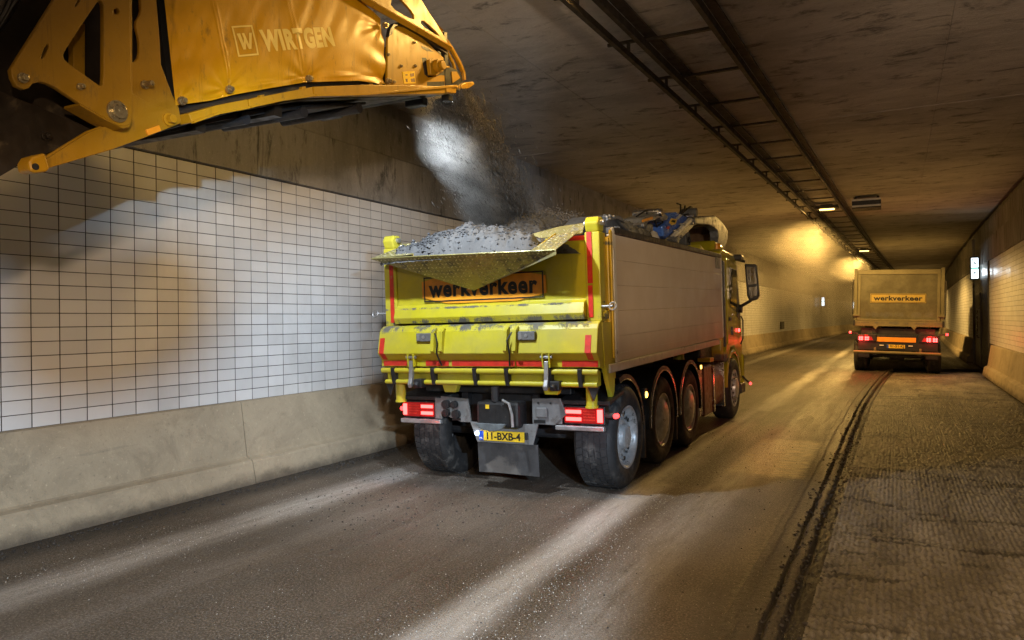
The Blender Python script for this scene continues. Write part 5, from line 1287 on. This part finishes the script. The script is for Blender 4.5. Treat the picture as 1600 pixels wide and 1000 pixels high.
# ================================================================== falling millings, dust, loose stones
KEY = [((697,150),5.3),((712,190),5.85),((735,225),6.4),((757,270),7.0),((780,315),7.55),((797,350),8.0)]
def gyp(px, py, Y):
    d = FW + RT*(px-800)/1159 + UP*(500-py)/1159; t = (Y-CAM.y)/d.y; return CAM + d*t
kp = [gyp(a[0], a[1], y) for a, y in KEY]; hw = [.27,.28,.29,.30,.31,.33]
def along(t):
    t = min(max(t,0),.9999)*(len(kp)-1); i = int(t); f = t-i
    return kp[i].lerp(kp[i+1], f), (kp[i+1]-kp[i]).normalized(), hw[i]*(1-f)+hw[i+1]*f
mb = MB()
for k in range(42000):
    t = random.random()**.9; c, d, w = along(t); dense = random.random()
    a = max(-1.5, min(1.15, random.gauss(.10, .62))); sp_ = min(1, .30+t*2.5); off = Vector((a*w*min(1,.6+t), (random.gauss(0,.10)-.10*a)*sp_, (random.gauss(0,.10)+.06*a)*sp_-.03))
    if t > .25 and random.random() < .10: off += Vector((random.gauss(0,.15), random.gauss(0,.18), random.gauss(0,.12)))
    c = c + off; r = random.choice((.0018,.0022,.0028,.0035,.0045,.006)); st_ = random.uniform(3, 12)
    x = d.cross(Vector((0,0,1))).normalized(); y = x.cross(d)
    rr = [random.uniform(.6,1.2)*r for _ in range(4)]
    mb.add([c+d*r*st_, c-d*r*st_, c+x*rr[0], c-x*rr[1], c+y*rr[2], c-y*rr[3]], [(0,2,4),(2,1,4),(1,3,4),(3,0,4),(2,0,5),(1,2,5),(3,1,5),(0,3,5)])
MSF = mat('falling_stone', (.22,.205,.185), .8, 0, .55, 25)
tag(mb.build('falling_millings', MSF, None, fix=False), 'stream of grey millings dropping from the conveyor head into the truck', kind='stuff')
# stones thrown forward over the far side of the heap
mb = MB()
for k in range(2600):
    u = random.random(); px = 800+110*u+random.gauss(0,6); py = 352-10*math.sin(u*3.0)+random.gauss(0,7)-2*u; c = gyp(px, py, 8.0+.7*u+random.uniform(-.2,.2))
    stone(mb, c, random.choice((.005,.007,.010,.013)))
tag(mb.build('bouncing_millings', MSF, None, fix=False), 'stones bouncing off the top of the heap in the yellow truck', kind='stuff')

# dust round the stream
m = bpy.data.materials.new('dust_cloud'); m.use_nodes = True; nt = m.node_tree; nt.nodes.clear()
b = NB(nt); out = nt.nodes.new('ShaderNodeOutputMaterial'); pv = nt.nodes.new('ShaderNodeVolumePrincipled')
pv.inputs['Color'].default_value = (.74,.72,.68,1); pv.inputs['Anisotropy'].default_value = .1
nn = b.noise(1.0, 5, .7, b.map((9,.9,7), (math.radians(18),0,math.radians(8)))); cl = b.noise(1.3, 3, .6, b.map((1,1,1), loc=(2,5,1)))
dn = b.math('MULTIPLY', b.val(nn, .40, .64, .25, 5.0), b.val(cl, .30, .60, .35, 1))
kx = np.polyfit([p.y for p in kp], [p.x-.10 for p in kp], 1)
X_, Y_, Z_ = b.xyz(); ed = b.math('ABSOLUTE', b.math('SUBTRACT', X_, b.math('ADD', b.math('MULTIPLY', Y_, float(kx[0])), float(kx[1]))))
ed = b.math('ADD', ed, b.math('MULTIPLY', b.math('SUBTRACT', b.noise(3.0, 5, .7), .5), .22))
dn = b.math('MULTIPLY', dn, b.val(ed, .08, .34, 1, 0))
nt.links.new(dn, pv.inputs['Density'])
nt.links.new(pv.outputs[0], out.inputs['Volume']); m_dust = m
mb = MB()
pts = []; rad = []
for k in range(1, 13):
    c, d, w = along(k/12); pts.append(c+Vector((-.10,-.05,-.04))); rad.append(w*1.35*(.55 if k == 1 else 1))
o = mb.tube(pts, rad, 20).build('falling_dust', m_dust, None); tag(o, 'pale dust hanging round the falling stream of millings', kind='stuff')

# dust cloud drifting under the first lamp ahead
m = bpy.data.materials.new('drifting_dust'); m.use_nodes = True; nt = m.node_tree; nt.nodes.clear()
b = NB(nt); out = nt.nodes.new('ShaderNodeOutputMaterial'); pv = nt.nodes.new('ShaderNodeVolumePrincipled')
pv.inputs['Color'].default_value = (.85,.78,.66,1); pv.inputs['Anisotropy'].default_value = .3
nn = b.noise(.55, 4, .6, b.map((1,.7,1.2)), .6); g_ = b.n('ShaderNodeVectorMath', operation='DISTANCE'); b.l(b.tc.outputs['Generated'], g_.inputs[0]); g_.inputs[1].default_value = (.5,.5,.5)
fall = b.n('ShaderNodeMapRange'); fall.interpolation_type = 'SMOOTHERSTEP'; fall.label = 'edge'; b.l(g_.outputs['Value'], fall.inputs[0]); fall.inputs[1].default_value = .16; fall.inputs[2].default_value = .47; fall.inputs[3].default_value = 1; fall.inputs[4].default_value = 0
nt.links.new(b.math('MULTIPLY', b.val(nn, .38, .70, .012, .16), fall.outputs[0]), pv.inputs['Density'])
nt.links.new(pv.outputs[0], out.inputs['Volume'])
for (x, y, z, rx, ry, rz) in ((-3.2, 25.5, 3.1, 2.7, 8, 1.70), (-2.6, 42, 2.7, 3.2, 8, 2.05), (-1.6, 60, 2.5, 3.6, 9, 2.25)):
    def ball(u, v):
        a = 2*math.pi*u; e = math.pi*(v-.5)*.999; w = 1+.14*math.sin(3*a+y)*math.cos(2*e)
        return (x+rx*w*math.cos(e)*math.cos(a), y+ry*w*math.cos(e)*math.sin(a), z+rz*math.sin(e))
    tag(MB().grid(ball, 28, 14).build('drifting_dust', m, None), 'dust drifting in the lamp light under the ceiling', kind='stuff')

m2 = m.copy(); m2.name = 'lamp_dust'
for n_ in m2.node_tree.nodes:
    if n_.type == 'MAP_RANGE' and n_.label != 'edge': n_.inputs[1].default_value = .40; n_.inputs[4].default_value = .40
    if n_.type == 'TEX_NOISE': n_.inputs['Scale'].default_value = 1.3
for (x, y, z, rx, ry, rz) in ((-2.3, 22.6, 3.75, 1.25, 2.4, .82), (-1.9, 37.4, 3.85, 1.1, 2.2, .75)):
    def ball(u, v):
        a = 2*math.pi*u; e = math.pi*(v-.5)*.999; w = 1+.14*math.sin(3*a+y)*math.cos(2*e)
        return (x+rx*w*math.cos(e)*math.cos(a), y+ry*w*math.cos(e)*math.sin(a), z+rz*math.sin(e))
    tag(MB().grid(ball, 28, 14).build('lamp_dust', m2, None), 'thicker dust swirling close under a ceiling lamp', kind='stuff')

# loose crumbs on the road
mb = MB()
def crumbs(n, fx, fy, rs, z=0):
    for k in range(n):
        x, y = fx(), fy(); stone(mb, (x, y, z+.002), random.choice(rs))
crumbs(420, lambda: random.gauss(-3.9,.55), lambda: random.gauss(5.6,.6), (.003,.004,.005,.006,.008,.014))
crumbs(700, lambda: -5.93+abs(random.gauss(0,.10)), lambda: random.uniform(2.8,14), (.008,.010,.014,.02))
crumbs(500, lambda: random.uniform(-5.6,-1), lambda: random.uniform(2.8,12), (.003,.004,.006,.008))
crumbs(300, lambda: random.gauss(-4.6,.3), lambda: random.uniform(5,8), (.004,.006,.010))
tag(mb.build('asphalt_crumbs', mat('asphalt_crumb', (.035,.031,.028), .8, 0, .5, 20), None, fix=False), 'dark asphalt crumbs scattered on the road behind the yellow truck', kind='stuff')
mb = MB()
crumbs(4200, lambda: random.gauss(random.choice((-2.05,-1.85,-5.0,-2.2)),.24), lambda: random.uniform(2.8,10.5), (.002,.003,.004,.005))
crumbs(1800, lambda: random.uniform(-5.5,-.9), lambda: random.uniform(2.8,11), (.0025,.003,.004))
tag(mb.build('stone_chips', mat('pale_stone_chip', (.55,.53,.49), .7, 0, .3, 20), None, fix=False), 'tiny pale stone chips scattered over the worn road', kind='stuff')
mb = MB()
for k in range(1500):
    y = random.uniform(2.6, 16); u = random.choice((random.gauss(.03,.05), random.gauss(-.06,.05)))
    stone(mb, (seam(y)+u, y, (-.055 if u > .02 else .0)+.004), random.choice((.006,.008,.011,.016)))
tag(mb.build('edge_rubble', mat('edge_crumb', (.050,.042,.034), .8, 0, .5, 20), None, fix=False), 'broken crumbs lying along the cut asphalt edge between the lanes', kind='stuff')
